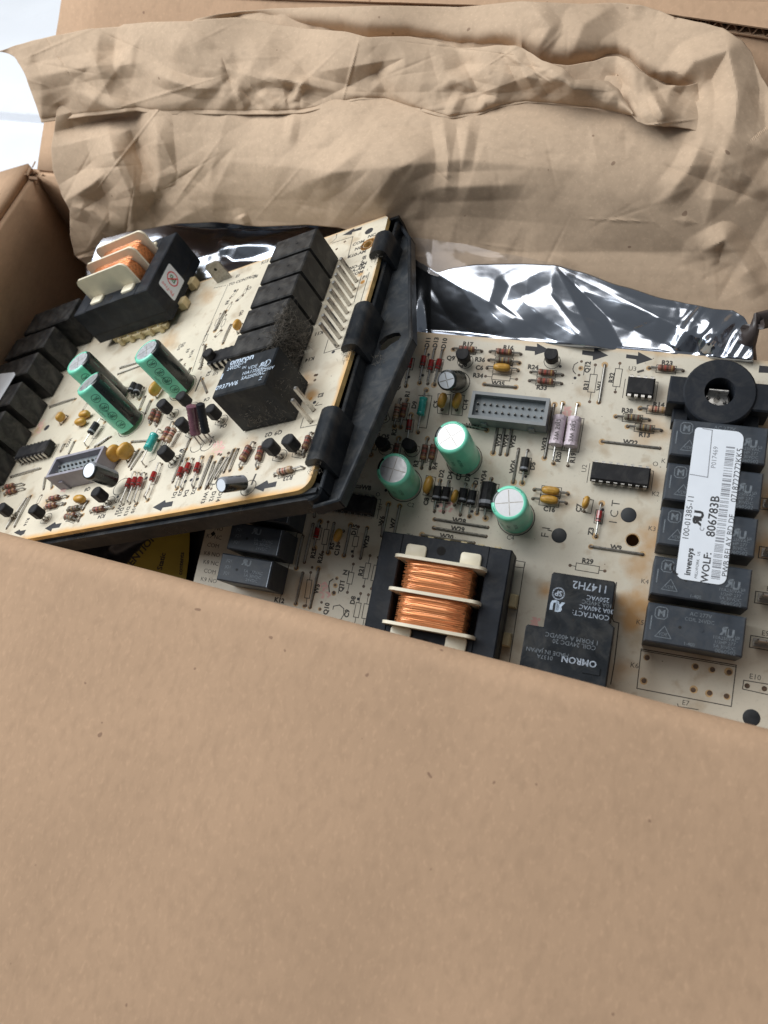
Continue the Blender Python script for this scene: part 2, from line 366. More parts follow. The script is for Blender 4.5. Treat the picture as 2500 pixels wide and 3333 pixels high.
def jumper(b, t, x0, y0, x1, y1):
    A = b.p(t, x0, y0); B = b.p(t, x1, y1); d = (B-A).normalized(); mb = MB()
    k = R.uniform(.45, .75); q = Vector((-d.y, d.x))*.42
    mid = (A+B)/2 + q*R.uniform(-.3, .3)
    mb.tube([(A.x,A.y,-.1), (A.x+d.x*.15,A.y+d.y*.15,k*.8), (A.x+d.x*.8,A.y+d.y*.8,k), (mid.x, mid.y, k+.05), (B.x-d.x*.8,B.y-d.y*.8,k), (B.x-d.x*.15,B.y-d.y*.15,k*.8), (B.x,B.y,-.1)], .3, 'lead_dull', 6)
    b.ink.line([A+d*.6+q, B-d*.6+q], .13, .006, 'ink_board'); b.ink.line([A+d*.6-q, B-d*.6-q], .13, .006, 'ink_board')
    for a in (A, B): b.pad(a.x, a.y, .62)
    return mb.build('jumper_wire', b.e)
def printed_resistor(b, t, x0, y0, x1, y1, L=5.4, wd=1.8, pads=True):
    A = b.p(t, x0, y0); B = b.p(t, x1, y1); d = (B-A).normalized(); c = (A+B)/2; e = d*L/2; q = Vector((-d.y, d.x))*wd/2
    b.ink.line([c-e-q, c+e-q, c+e+q, c-e+q], .17, .006, 'ink_board', True)
    if pads:
        for a in (A, B): b.pads.disc(a.x, a.y, .55, .012, 'pad')
        b.ink.line([A, c-e], .16, .006, 'ink_board'); b.ink.line([c+e, B], .16, .006, 'ink_board')
def bead(b, t, x, y, ang, L=5.2, wd=2.7, hgt=4.2, h=3.4, name='ceramic_capacitor', legs=True):   # dipped yellow capacitor
    c = b.p(t, x, y, h); mb = MB(); M = Matrix.Translation((c.x, c.y, h)) @ Matrix.Rotation(rad(ang), 4, 'Z')
    n1, n2 = 10, 14; vs = []
    for i in range(n1+1):
        ph = math.pi*i/n1 - math.pi/2
        for j in range(n2):
            th = 2*math.pi*j/n2; cp = max(0, math.cos(ph))**.7
            sg = lambda v, e: math.copysign(abs(v)**e, v)
            wv = 1+.05*noise.noise(Vector((i*.7, j*.9, x*.01)))
            vs.append(M @ Vector((L/2*cp*sg(math.cos(th), .75)*wv, wd/2*cp*sg(math.sin(th), .9)*wv, hgt/2*sg(math.sin(ph), .8))))
    fs = [(i*n2+j, i*n2+(j+1)%n2, (i+1)*n2+(j+1)%n2, (i+1)*n2+j) for i in range(n1) for j in range(n2)]
    mb.add(vs, fs, 'epoxy_yellow')
    if legs:
        for s_ in (-1, 1):
            q = M @ Vector((s_*1.7, 0, -hgt/2+.8)); g = M @ Vector((s_*2.3, 0, 0))
            mb.tube([q, (g.x, g.y, .8), (g.x, g.y, -.1)], .28, 'lead_dull'); b.pads.disc(g.x, g.y, .6, .012, 'pad')
    return mb.build(name, b.e, smooth=80)
def transistor(b, t, x, y, ang, h=4.6, size=1.0, hb=2.6):
    c = b.p(t, x, y, h); mb = MB(); r = 2.35*size
    poly = [(r*math.cos(rad(a)), r*math.sin(rad(a))) for a in range(-50, 231, 20)]
    M = Matrix.Translation((c.x, c.y, hb)) @ Matrix.Rotation(rad(ang), 4, 'Z')
    mb.prism(poly, 0, 4.4, 'rubber', .25, M)
    for k in (-1, 0, 1):
        q = M @ Vector((k*1.25, 0, 0)); g = M @ Vector((k*1.5, -.3 if k else .5, 0))
        mb.tube([(q.x, q.y, hb+.2), (g.x, g.y, hb*.5), (g.x, g.y, -.1)], .27, 'tin'); b.pads.disc(g.x, g.y, .55, .012, 'pad')
    b.ink.line([M @ Vector((2.8*math.cos(rad(a)), 2.8*math.sin(rad(a)), 0)) for a in range(-40, 221, 26)], .16, .006, 'ink_board', True)
    return mb.build('transistor', b.e)
def can(b, top, base, htop, r, big=True, stripe=180, hw=42, dots=(), name='electrolytic_capacitor', cross=20, hb=.6, topmat='aluminium', sleeve='green_sleeve', label=None, printed=''):
    c0 = b.uv(base, 0) if hb <= 1 else b.uv(base, hb); 
    if isinstance(htop, tuple):                     # only the length is known: swing the top towards the viewer
        LL = htop[1]; b0 = Vector((c0.x, c0.y, hb)); hs = [hb+.1*k for k in range(1, 300)]
        ok = [h_ for h_ in hs if (Vector((*b.uv(top, h_), h_))-b0).length <= LL]; htop = max(ok) if ok else hb+8
    c1 = b.uv(top, htop)
    P0 = Vector((c0.x, c0.y, hb)); P1 = Vector((c1.x, c1.y, htop)); a = (P1-P0); L = a.length; a.normalize()
    band = 'sleeve_black' if big else 'ink_grey'
    sl = sleeve
    def mf(k, ang):
        d = (ang-stripe+180) % 360-180
        return band if abs(d) < hw and k < 10 else None
    prof = [(0, r*.90, sl), (.25, r*.99, sl), (.8, r, sl), (1.9, r*.96, sl), (2.7, r*.985, sl), (3.2, r, sl), (L-1.3, r, sl), (L-.7, r*.985, sl), (L-.25, r*.94, sl), (L, r*.86, sl), (L+.02, r*.80, sl), (L-.12, r*.78, topmat)]
    ref = Vector((1,0,0)); mb = MB(); mb.lathe(P0, P1, prof, 48, mf, ref)
    ob = mb.build(name, b.e, smooth=40, label=label)
    e1 = (ref-a*ref.dot(a)).normalized(); e2 = a.cross(e1)
    tp = MB(); n = 32
    def P(th, rr, t): return P0 + a*t + (e1*math.cos(rad(th))+e2*math.sin(rad(th)))*rr
    rr = r*.785; z = L-.10
    tp.add([P(i*360/n, rr, z) for i in range(n)], [tuple(range(n))], topmat)
    for ca in ((cross, cross+90) if cross is not None else ()):
        d = e1*math.cos(rad(ca))+e2*math.sin(rad(ca)); q = a.cross(d)*.13
        for s_ in (-1, 1):
            f0 = P0+a*(z+.012); tp.add([f0+d*.15*s_-q, f0+d*rr*.93*s_-q, f0+d*rr*.93*s_+q, f0+d*.15*s_+q], [(0,1,2,3)], 'lead_dull')
    tp.build('vented_top', ob)
    pr = MB()
    def cm(th0, z0, ccw=1):
        return lambda x, y: P(th0 + math.degrees((x)/r), r+.02, z0+y)
    def cmv(th0, z0): return lambda x, y: P(th0 + math.degrees(-y/r), r+.02, z0+x)
    if big:
        for (th0, zz) in dots:
            f = cm(th0, zz); N_ = 24
            vs = [f(1.75*math.cos(2*math.pi*i/N_)*k, 1.75*math.sin(2*math.pi*i/N_)*k) for i in range(N_) for k in (.88, 1)]
            pr.add(vs, [(2*i, 2*i+1, (2*i+3) % (2*N_), (2*i+2) % (2*N_)) for i in range(N_)], 'ink_green_dark')
            pr.text('NC', 0, 0, 1.1, 0, 0, 'ink_green_dark', mapf=f, bold=.02)
            pr.text('MK', 0, 0, 1.0, 0, 0, 'ink_green_dark', mapf=cm(th0+3, zz-.5))
        # marks on the black stripe
        for zz in ([L*.80, L*.34] if dots else []):
            f = cm(stripe+4, zz)
            for (q0, q1, q2, q3) in ((-1.1,-1.6,-.9,1.6), (.9,-1.6,1.1,1.6), (-1.1,1.4,1.1,1.6), (-1.1,-1.6,1.1,-1.4)):
                pr.add([f(q0,q1), f(q2,q1), f(q2,q3), f(q0,q3)], [(0,1,2,3)], 'ink_sleeve_line')
        for zz in ([L*.55, L*.12] if dots else []):
            f = cm(stripe, zz)
            for q in ([(-3.4,0),(2.6,.6),(2.6,.85),(-3.4,.25)], [(2.4,.6),(-1,4.3),(-.7,4.4),(2.7,.8)]):
                pr.add([f(*x) for x in q], [(0,1,2,3)], 'ink_sleeve_line')
        pr.text('105\u00b0C', 0, 0, 1.0, 0, 0, 'ink_green_dark', mapf=lambda x, y: P(62-math.degrees(x/r), r*.895+y*.35, L+.03), bold=.02)
        pr.text('NC', 0, 0, 1.0, 0, 0, 'ink_green_dark', mapf=lambda x, y: P(212-math.degrees(x/r), r*.895+y*.35, L+.03), bold=.02)
        for k in range(3): pr.text(('1000\u00b5F 25V', 'VX(M)', '8C 25')[k], 0, 0, 1.0, 0, 0, 'ink_green_dark', mapf=cmv(-70-24*k, L*.5), bold=.0)
    else:
        for zz in (L*.3, L*.65):
            f = cm(stripe, zz); pr.add([f(-.25,-1), f(.25,-1), f(.25,1), f(-.25,1)], [(0,1,2,3)], 'ink_black')
    pr.build('sleeve_print', ob)
    b.ink.line([(c0.x+(r+.45)*math.cos(rad(k)), c0.y+(r+.45)*math.sin(rad(k))) for k in range(0, 360, 15)], .2, .006, 'ink_board', True)
    return ob
def dip(b, u0, v0, u1, v1, pins, h=4.0, z0=.9, mark=True):
    mb = MB(); mb.box((u0, v0, z0), (u1, v1, h), 'rubber', .45)
    ob = mb.build('integrated_circuit', b.e)
    pm = MB(); pm.box((-.55, -.15, 0), (.55, .15, 2.0), 'tin'); pm.box((-.25, -.14, -2), (.25, .14, 0), 'tin'); pm.box((-.55, -.15, 1.8), (.55, .9, 2.0), 'tin')
    first = None
    for side in (0, 1):
        for i in range(pins):
            x = u0 + (u1-u0)*(i+.5)/pins; y = v0-.55 if side == 0 else v1+.55
            if first is None:
                first = pm.build('pin', ob, origin=(0,0,0)); o = first
            else:
                o = first.copy(); C.objects.link(o)
            o.parent = ob; o.location = (Vector((x, y, 1.6)) - ORIG[ob.name])*S; o.rotation_euler.z = 0 if side == 0 else math.pi
    b.ink.line([(u0-1.0, v0-.3), (u0-1.0, v1+.3)], .15, .006, 'ink_board'); b.ink.line([(u1+.9, v0-.3), (u1+.9, v1+.3), (u1+.2, v1+.3)], .15, .006, 'ink_board')
    return ob
def connector(b, u0, v0, u1, v1, h, m, cols):
    mb = MB(); w_ = 1.1
    mb.box((u0, v0, .2), (u1, v1, 1.6), m)
    for a, c in (((u0, v0, 1.6), (u1, v0+w_, h)), ((u0, v1-w_, 1.6), (u1, v1, h)), ((u0, v0+w_, 1.6), (u0+w_, v1-w_, h)), ((u1-w_, v0+w_, 1.6), (u1, v1-w_, h))): mb.box(a, c, m)
    mb.box((u0+w_, v0+w_, 1.61), (u1-w_, v1-w_, h-2.6), 'connector_inside')
    mb.box((u0+4, v0-.6, .2), (u0+6, v0, 4.5), m); mb.box((u1-6, v0-.6, .2), (u1-4, v0, 4.5), m)
    ob = mb.build('header_socket', b.e); pm = MB(); pm.prism([(-.45,-.35), (.45,-.35), (0,.55)], 0, .5, 'test_pad'); pm.box((-.2,-.2,.4), (.2,.2,1.1), 'lead_dull', .1); first = None
    for i in range(cols):
        for j in (-1, 1):
            x = u0+2.2+(u1-u0-4.4)*i/(cols-1); y = (v0+v1)/2+j*1.27
            if first is None: o = first = pm.build('pin', ob, origin=(0,0,0))
            else: o = first.copy(); C.objects.link(o); o.parent = ob
            o.location = (Vector((x, y, h-2.6))-ORIG[ob.name])*S
    return ob
def transformer(b, u0, v0, u1, v1, htop, lo, up, over):     # core outer rectangle
    uc, vc = (u0+u1)/2, (v0+v1)/2; W, H = (u1-u0), (v1-v0)
    cr = MB(); fw = W*.17; fh = H*.20
    ob = None
    cr.box((u0, v0, lo), (u0+fw, v1, htop), 'core_black', .4); cr.box((u1-fw, v0, lo), (u1, v1, htop), 'core_black', .4)
    cr.box((u0+fw, v0, lo), (u1-fw, v0+fh, htop-.02), 'core_black'); cr.box((u0+fw, v1-fh, lo), (u1-fw, v1, htop-.02), 'core_black')
    cr.box((uc-4, v0+fh, lo+3), (uc+4, v1-fh, htop-3), 'core_black')
    for s_ in (-1, 1):
        cr.prism([(uc-1+1.5*math.cos(rad(a)), vc+s_*(H/2-fh/2)*1.0+1.5*math.sin(rad(a))) for a in range(0, 360, 30)], htop-.05, htop+.03, 'hole')
    cr.box((u0-.1, v0-.1, lo+4), (u1+.1, v1+.1, lo+4.5), 'rubber')
    ob = cr.build('transformer', b.e, origin=(uc, vc, 0))
    iw0, iw1 = u0+fw+1.6, u1-fw-1.6; a0, a1 = v0+fh, v1-fh
    # copper windings: rounded bars between the flanges
    mid = (a0+a1)/2
    for (y0, y1) in ((a0+1.1, mid-.6), (mid+.6, a1-1.1)):
        wn = MB(); n = 22; rows = 12; hx = (iw1-iw0)/2-1.2; hz = 4.6+up*.6; zc = htop-3.6; xc = (iw0+iw1)/2; vs = []
        for i in range(rows+1):
            yy = y0+(y1-y0)*i/rows
            for j in range(n):
                th = 2*math.pi*j/n; e = .45
                bul = 1 + .02*math.sin(i*1.9) - .03*abs(2*i/rows-1)**3
                xx = math.copysign(abs(math.cos(th))**e, math.cos(th))*hx*bul; zz = math.copysign(abs(math.sin(th))**e, math.sin(th))*hz*bul
                vs.append((xc+xx, yy, zc+zz))
        wn.add(vs, [(i*n+j, i*n+(j+1)%n, (i+1)*n+(j+1)%n, (i+1)*n+j) for i in range(rows) for j in range(n)], 'copper')
        wn.build('winding', ob, smooth=70)
        wt = MB()
        for k in range(16):
            yy = y0+(y1-y0)*(k+.5)/16; zt = zc+hz*(1+.01*math.sin(k*3))+.02
            pts = [(xc+hx*(q-.5)*1.93, yy+R.uniform(-.18,.18), zt - (.9 if q in (0, 1) else 0) + R.uniform(-.04,.04)) for q in (0, .08, .3, .55, .8, .92, 1)]
            wt.tube(pts, .11, 'copper', 5)
        wt.build('copper_wire', ob, kind='stuff')
    for yy in (a0, mid-.5, a1-1.0):
        fl = MB(); x0, x1 = iw0-over, iw1+over; c_ = 2.2; z0, z1 = lo+1, htop+up
        poly = [(x0, z0), (x1, z0), (x1, z1-c_), (x1-c_*.4, z1-c_*.3), (x1-c_, z1), (x0+c_, z1), (x0+c_*.4, z1-c_*.3), (x0, z1-c_)]
        M = Matrix(((1,0,0,0),(0,0,-1,yy+1.0),(0,1,0,0),(0,0,0,1)))
        fl.prism(poly, 0, 1.0, 'nylon', 0, M); fl.build('flange', ob, smooth=50)
    for s_ in (-1, 1):
        yb = v1-fh if s_ > 0 else v0+fh
        for k in (-1, 1):
            tb = MB(); xx = xc+k*(iw1-iw0)*.36; poly = []
            for (px_, py_, a_) in ((1, 1, 0), (-1, 1, 90), (-1, -1, 180), (1, -1, 270)):
                for q in (0, 45, 90): poly.append((xx+px_*2.4+.9*math.cos(rad(a_+q)), yb+s_*(2.2)+py_*1.3+.9*math.sin(rad(a_+q))))
            tb.prism(poly, htop+.03, htop+1.0, 'nylon', .2); tb.build('bobbin_tab', ob, smooth=50)
    bs = MB(); bs.box((u0+7, v0+.5, .6), (u1-7, v1-.5, lo+.1), 'nylon_dirty')
    for s_ in (-1, 1):
        bs.box((u0+W*.24, v0-1.6 if s_ < 0 else v1-1, .5), (u0+W*.90, v0+1 if s_ < 0 else v1+1.4, 2.2), 'nylon_dirty')
        for k in range(5):
            xx = u0+W*.30+W*.135*k; y_ = v0-3.0 if s_ < 0 else v1+1.4
            bs.box((xx-1.0, y_, .3), (xx+1.0, y_+1.5, 3.4), 'nylon_dirty'); bs.tube([(xx, y_+.7, -.1), (xx, y_+.7, 4.2)], .35, 'tin')
    for vv in (v0+H*.28, v0+H*.62): bs.box((u1-1, vv-2.2, .5), (u1+2.4, vv+2.2, 4.4), 'nylon_dirty', .4)
    bs.build('bobbin_base', ob, smooth=15)
    return ob
def relay(b, u, v, W, H, h, m, mold=True):
    mb = MB(); mb.box((u-W/2, v-H/2, .4), (u+W/2, v+H/2, h), m, .45)
    if mold: mb.prism([(u+2+.55*math.cos(rad(a)), v+.55*math.sin(rad(a))) for a in range(0, 360, 45)], h, h+.12, m)
    mb.prism([(u-W*.15+.5*math.cos(rad(a)), v-.2+.5*math.sin(rad(a))) for a in range(0, 360, 45)], h, h+.02, 'rubber')
    return mb.build('relay', b.e)
def arrow(b, t, pts): b.ink.add([tuple(b.p(t, *q))+(.008,) for q in pts], [tuple(range(len(pts)))], 'ink_arrow')
def tx(b, s_, t, x, y, ang, size=1.35, h=0, mb=None, m='ink_board', z=None, **k):
    q = b.p(t, x, y, h); (mb or b.ink).text(s_, q.x, q.y, size, ang, (.006 if z is None else z), m, **k)
def slab(b, outer, holes, th, topm, edgem):
    bm = bmesh.new(); loops = [outer]+holes
    for lp in loops:
        vs = [bm.verts.new((p[0], p[1], 0)) for p in lp]
        for i in range(len(vs)): bm.edges.new((vs[i], vs[(i+1) % len(vs)]))
    bmesh.ops.triangle_fill(bm, use_beauty=True, use_dissolve=False, edges=bm.edges[:])
    mb = MB(); bm.verts.index_update(); vs = [v.co.copy() for v in bm.verts]; n = len(vs)
    ft = []
    for f in bm.faces:
        ix = [v.index for v in f.verts]
        if f.normal.z < 0 or f.calc_area() and (f.normal_update() or f.normal.z < 0): ix = ix[::-1]
        ft.append(ix)
    bm.free()
    mb.add(vs, ft, topm); mb.add([(v.x, v.y, -th) for v in vs], [ix[::-1] for ix in ft], edgem)
    o = 0
    for li, lp in enumerate(loops):
        k = len(lp); ar = sum(lp[i][0]*lp[(i+1)%k][1]-lp[(i+1)%k][0]*lp[i][1] for i in range(k)); ccw = (ar > 0) == (li == 0)
        vv = [(p[0], p[1], 0) for p in lp]+[(p[0], p[1], -th) for p in lp]
        fs = [((i, k+i, k+(i+1)%k, (i+1)%k) if ccw else (i, (i+1)%k, k+(i+1)%k, k+i)) for i in range(k)]
        mb.add(vv, fs, edgem)
    return mb

# ================================================================== RELAY BOARD (the large flat one)
bc = (-40, 70)
pcb('pcb_a', (.64, .585, .475), [(6-bc[0]+2, 60-bc[1], 6, .85), (4-bc[0], 50-bc[1], 6, .6), (3-bc[0], 33-bc[1], 5, .9), (7-bc[0], 38-bc[1], 5, .8), (1-bc[0], 96-bc[1], 6, .7), (3-bc[0], 78-bc[1], 5, .6),
   (38-bc[0], 76-bc[1], 6, .9), (38-bc[0], 62-bc[1], 5, .7), (37-bc[0], 102-bc[1], 5, .7), (-78-bc[0], 118-bc[1], 7, .45), (-52-bc[0], 113-bc[1], 7, .35), (-34-bc[0], 97-bc[1], 4, .6), (2-bc[0], 17-bc[1], 4, .5), (-25-bc[0], 37-bc[1], 3, .8), (-1-bc[0], 38-bc[1], 3, .8), (-106-bc[0], 24-bc[1], 5, .5), (-36-bc[0], 78-bc[1], 5, .25)], edges=((1, 123.3-bc[1], 1.5, .35),))
A = Board('relay_circuit_board', MR, DR, bc, 'flat cream circuit board lying open in the box, with copper transformer and white barcode label', 'circuit board')
def pa(t, x, y, h=0): return A.p(t, x, y, h)
hc = A.uv((2059, 1758)); hole = [(hc.x+2.05*math.cos(rad(k)), hc.y+2.05*math.sin(rad(k))) for k in range(0, 360, 15)]
board_mb = slab(A, [(-149.5, -12), (92, -12), (92, 122.6), (91.4, 123.3), (-128, 123.3), (-128, 121), (-146, 121), (-149.5, 118)], [hole], 1.6, 'pcb_a', 'pcb_edge')
bo = board_mb.build('board_plate', A.e, smooth=30, origin=(bc[0], bc[1], 0))
A.ink.line([(hc.x+2.25*math.cos(rad(k)), hc.y+2.25*math.sin(rad(k))) for k in range(0, 360, 20)], .22, .004, 'halo', True)

# --- relays of the right-hand column
for i, (v, hh) in enumerate(((89.2, 15.8), (74.9, 15.8), (60.8, 15.8), (45.4, 15.8), (31.2, 15.8))):
    u = 20.6; W, H = 27.6, 11.7
    rl = relay(A, u, v, W, H, hh, 'relay_grey')
    p = MB(); z = hh+.03
    lx, ly = u-W/2+4.0, v+H/2-2.7; q = 1.75
    p.line([(lx-q, ly-q*.6), (lx-q*.6, ly-q), (lx+q*.6, ly-q), (lx+q, ly-q*.6), (lx+q, ly+q*.6), (lx+q*.6, ly+q), (lx-q*.6, ly+q), (lx-q, ly+q*.6)], .28, z, 'ink_faint', True)
    p.text('M', lx, ly, 2.0, 0, z, 'ink_faint', bold=.03)
    p.line([(u-W/2+1.4, v+1.8), (u-W/2+1.4, v-2.0)], .35, z, 'ink_faint')
    p.line([(u-W/2+3.0, v-4.0), (u-W/2+5.4, v-.6), (u-W/2+7.6, v-4.0)], .22, z, 'ink_faint', True)
    p.text('VDE', u-W/2+5.2, v-3.0, 1.0, 0, z, 'ink_faint')
    p.text('AC 277V', u+1.2, v+H/2-1.5, 1.15, 0, z, 'ink_faint'); p.text('COIL 24VDC', u+1.0, v+H/2-3.2, 1.05, 0, z, 'ink_faint')
    p.text('R', u+8.0, v+.9, 2.3, 0, z, 'ink_faint', sx=-1, bold=.05); p.text('U', u+9.8, v+.4, 2.3, 0, z, 'ink_faint', bold=.05); p.text('us', u+11.8, v-.3, 1.1, 0, z, 'ink_faint')
    for k, s_ in enumerate(('10A250VAC', '1/3HP 277', '5A 30VDC')): p.text(s_, u+8.6, v-1.3-k*1.25, .95, 0, z, 'ink_faint')
    p.text('0060502', u+9.0, v-5.1, 1.15, 0, z, 'ink_faint'); p.text('1-400', u-1.0, v-4.6, 1.0, 0, z, 'ink_faint')
    p.build('printed_marking', rl)
    pin = MB()
    for uu in (u-W/2+2.2, u+2.5, u+7.4, u+12.4):
        for vv in (v-H/2+1.6, v+H/2-1.6): pin.tube([(uu, vv, -.1), (uu, vv, .5)], .45, 'tin')
    pin.build('pin', rl)
    tx(A, 'K%d' % (i+1), 'N', *[(2163, 1500), (2134, 1607), (2122, 1720), (2099, 1892), (2083, 2025)][i], 90 if 0 else 0, 1.5)
# --- barcode label
st = MB(); c = [A.uv(p, 16.0) for p in ((2262, 1395), (2424, 1413), (2368, 1895), (2198, 1880))]
u0, u1, v0, v1 = 13.3, 27.5, 45.3, 92.9; rr = 2.4; poly = []
for (X, Y, a_) in ((u1-rr, v1-rr, 0), (u0+rr*.5, v1-rr*.5, 90), (u0+rr, v0+rr, 180), (u1-rr, v0+rr, 270)):
    for q in range(0, 91, 15): r_ = rr*.5 if a_ == 90 else rr; poly.append((X+r_*math.cos(rad(a_+q)), Y+r_*math.sin(rad(a_+q))))
st.prism(poly, 15.93, 16.05, 'label_white')
lab = st.build('barcode_label', A.e, label='white rounded barcode label stuck across four relays')
p = MB(); z = 16.075
def zz(t, x, y): return A.p(t, x, y, 16.07)
def ztx(s_, t, x, y, size, m='ink_black', **k): q = zz(t, x, y); p.text(s_, q.x, q.y, size, 90, z, m, **k)
ztx('WOLF:', 'Z3', 700, 1170, 2.1, bold=.02); ztx('806783B', 'Z3', 805, 380, 2.5, bold=.015)
ztx('100-01385-11', 'Z3', 425, 410, 1.75); ztx('invensys', 'Z3', 435, 1080, 1.75, bold=.03)
ztx('MILLWORK', 'Z3', 560, 1190, .8); ztx('US', 'Z3', 590, 960, .8)
ztx('PWB RELAY BD DF', 'Z3', 1045, 830, 1.6); ztx('0718727272KK5', 'Z2', 1175, 790, 1.75); ztx('P017469', 'Z2', 832, 515, 1.4, m='ink_grey')
q = zz('Z3', 560, 470); p.text('R', q.x, q.y, 2.3, 90, z, 'ink_black', sx=-1.1, bold=.06); q = zz('Z3', 610, 360); p.text('U', q.x-.35, q.y, 2.5, 90, z, 'ink_black', sx=1.0, bold=.06)
q = zz('Z3', 620, 580); p.text('c', q.x, q.y, 2.0, 90, z, 'ink_grey')
q = zz('Z3', 345, 1200); p.line([(q.x+3.0*math.cos(rad(a))-.2, q.y+.2+2.0*math.sin(rad(a))) for a in range(150, 262, 14)], .42, z, 'ink_black')
pts = [zz('Z2', 655, 70), zz('Z2', 800, 95), zz('Z2', 728, 822), zz('Z2', 455, 775)]; p.line(pts, .26, z, 'ink_grey')
a0 = zz('Z3', 845, 1350); a1 = zz('Z2', 1085, 330); ax = (a1-a0); Lb = ax.length; ax.normalize(); qx = Vector((ax.y, -ax.x)); t_ = 0; k = 0
while t_ < Lb:
    wbar = R.choice((.22, .22, .22, .5)); m = 'ink_grey'
    f0 = a0+ax*t_; f1 = a0+ax*min(Lb, t_+wbar)
    p.add([tuple(f0-qx*1.25)+(z,), tuple(f0+qx*1.25)+(z,), tuple(f1+qx*1.25)+(z,), tuple(f1-qx*1.25)+(z,)], [(0,1,2,3)], m)
    t_ += wbar+R.choice((.22, .22, .35, .62)); k += 1
p.build('printed_text', lab)
# K6: empty place
oc = [pa('R6', *q) for q in ((215,1505),(975,1635),(935,1965),(180,1820))]; A.ink.line(oc, .2, .006, 'ink_board', True); A.ink.line([pa('R6',218,1518), pa('R6',972,1648)], .16, .006, 'ink_board')
for q in ((262,1575),(650,1645),(785,1670),(918,1692),(237,1760),(630,1833),(762,1858),(897,1882)): c = pa('R6', *q); A.pad(c.x, c.y, .8)
tx(A, 'K6', 'R6', 160, 1635, 0, 1.6); tx(A, 'E7', 'R6', 570, 1935, 0, 1.5); A.ink.line([pa('R6',505,1945), pa('R6',512,1965), pa('R6',670,1990)], .16, .006, 'ink_board')
tx(A, 'E10', 'R6', 1125, 1728, 0, 1.6); A.ink.line([pa('R6', *q) for q in ((1035,1755),(1260,1792),(1250,1875),(1025,1825))], .18, .006, 'ink_board', True)
for q in ((1062,1800),(1200,1823)): c = pa('R6', *q); A.pads.disc(c.x, c.y, .8, .012, 'pad')
# tab terminals along the right edge
for (x, y, s_) in ((1205, 345, 'E5'), (1195, 735, 'E6'), (1165, 1095, 'E8'), (1125, 1450, 'E9')):
    c = pa('R6', x, y); m = MB(); m.box((c.x-.3, c.y-.4, -.1), (c.x+6.3, c.y+.4, 7.5), 'tin', .3); m.box((c.x-.7, c.y-1.3, .1), (c.x+6.7, c.y+1.3, .5), 'lead_dull')
    m.build('tab_terminal', A.e); A.ink.line([(c.x-1.4, c.y-1.8), (c.x+7.4, c.y-1.8), (c.x+7.4, c.y+1.8), (c.x-1.4, c.y+1.8)], .2, .006, 'ink_board', True)
    A.ink.text(s_, c.x+2.6, c.y+3.2, 1.6, 0, .006, 'ink_board')
# large power relay, T-shaped
m = MB(); poly = [(-22.3, 40.2), (-21.8, 40.9), (-3.9, 40.9), (-3.3, 40.3), (-3.3, 28.3), (-1.8, 27.3), (-1.8, 8.2), (-2.4, 7.6), (-27.0, 7.6), (-27.5, 8.2), (-27.5, 23.2), (-27.0, 23.9), (-22.3, 23.9)]
m.prism(poly, .4, 20, 'relay_big', .4); m.prism([(-14+.5*math.cos(rad(a)), 27.5+.5*math.sin(rad(a))) for a in range(0,360,45)], 20, 20.05, 'rubber')
m.prism([(-4.2-5*k, 14.6-2*j) for k, j in ((0,0),(0,1),(1,1),(1,0))], 20, 20.35, 'relay_big')
big = m.build('power_relay', A.e, label='large black T-shaped power relay'); p = MB(); z = 20.03
def rt(s_, x, y, size, m='ink_white', **k): q = A.p('R5', x, y, 20); p.text(s_, q.x, q.y, size, 180, z, m, **k)
rt('1147H2', 925, 1060, 2.3, bold=.01); rt('250VAC', 1010, 1190, 1.35); rt('10A 24VDC', 1000, 1245, 1.25, 'ink_faint'); rt('30A 240VAC', 990, 1305, 1.3); rt('CONTACT:', 930, 1372, 1.5)
rt('1 FORM A 400VDC', 720, 1630, 1.35, 'ink_faint'); rt('COIL 24VDC 20', 745, 1695, 1.3, 'ink_faint'); rt('MADE IN JAPAN', 450, 1780, 1.25, 'ink_faint'); rt('0137A', 420, 1835, 1.25, 'ink_faint'); rt('OMRON', 800, 1885, 1.9, 'ink_white', bold=.02)
q = A.p('R5', 590, 1282, 20); p.text('R', q.x-.1, q.y, 2.7, 180, z, 'ink_bright', sx=-1, bold=.06); q = A.p('R5', 530, 1262, 20); p.text('U', q.x, q.y+.1, 2.7, 180, z, 'ink_bright', bold=.06)
q = A.p('R5', 572, 1130, 20); p.line([(q.x+1.75*math.cos(rad(k)), q.y+1.75*math.sin(rad(k))) for k in range(0,360,24)], .35, z, 'ink_white', True); p.text('SP', q.x, q.y, 1.6, 180, z, 'ink_white', bold=.03)
p.build('printed_marking', big)
A.ink.line([pa('R5', *q) for q in ((1215,1010),(1165,1400),(1185,1440),(1240,1455),(1225,1600),(1190,1900),(1150,2130))], .22, .006, 'ink_board')
A.ink.line([pa('R5', *q) for q in ((70,758),(203,783),(190,845),(75,832))], .18, .006, 'ink_board'); A.ink.line([pa('R5', 195, 800), pa('R5', 30, 1880)], .18, .006, 'ink_board')
tx(A, 'T1', 'R4', 365, 675, 0, 1.6)
transformer(A, -78.0, 9.0, -35.6, 46.0, 18, 4, 6, 2.2)
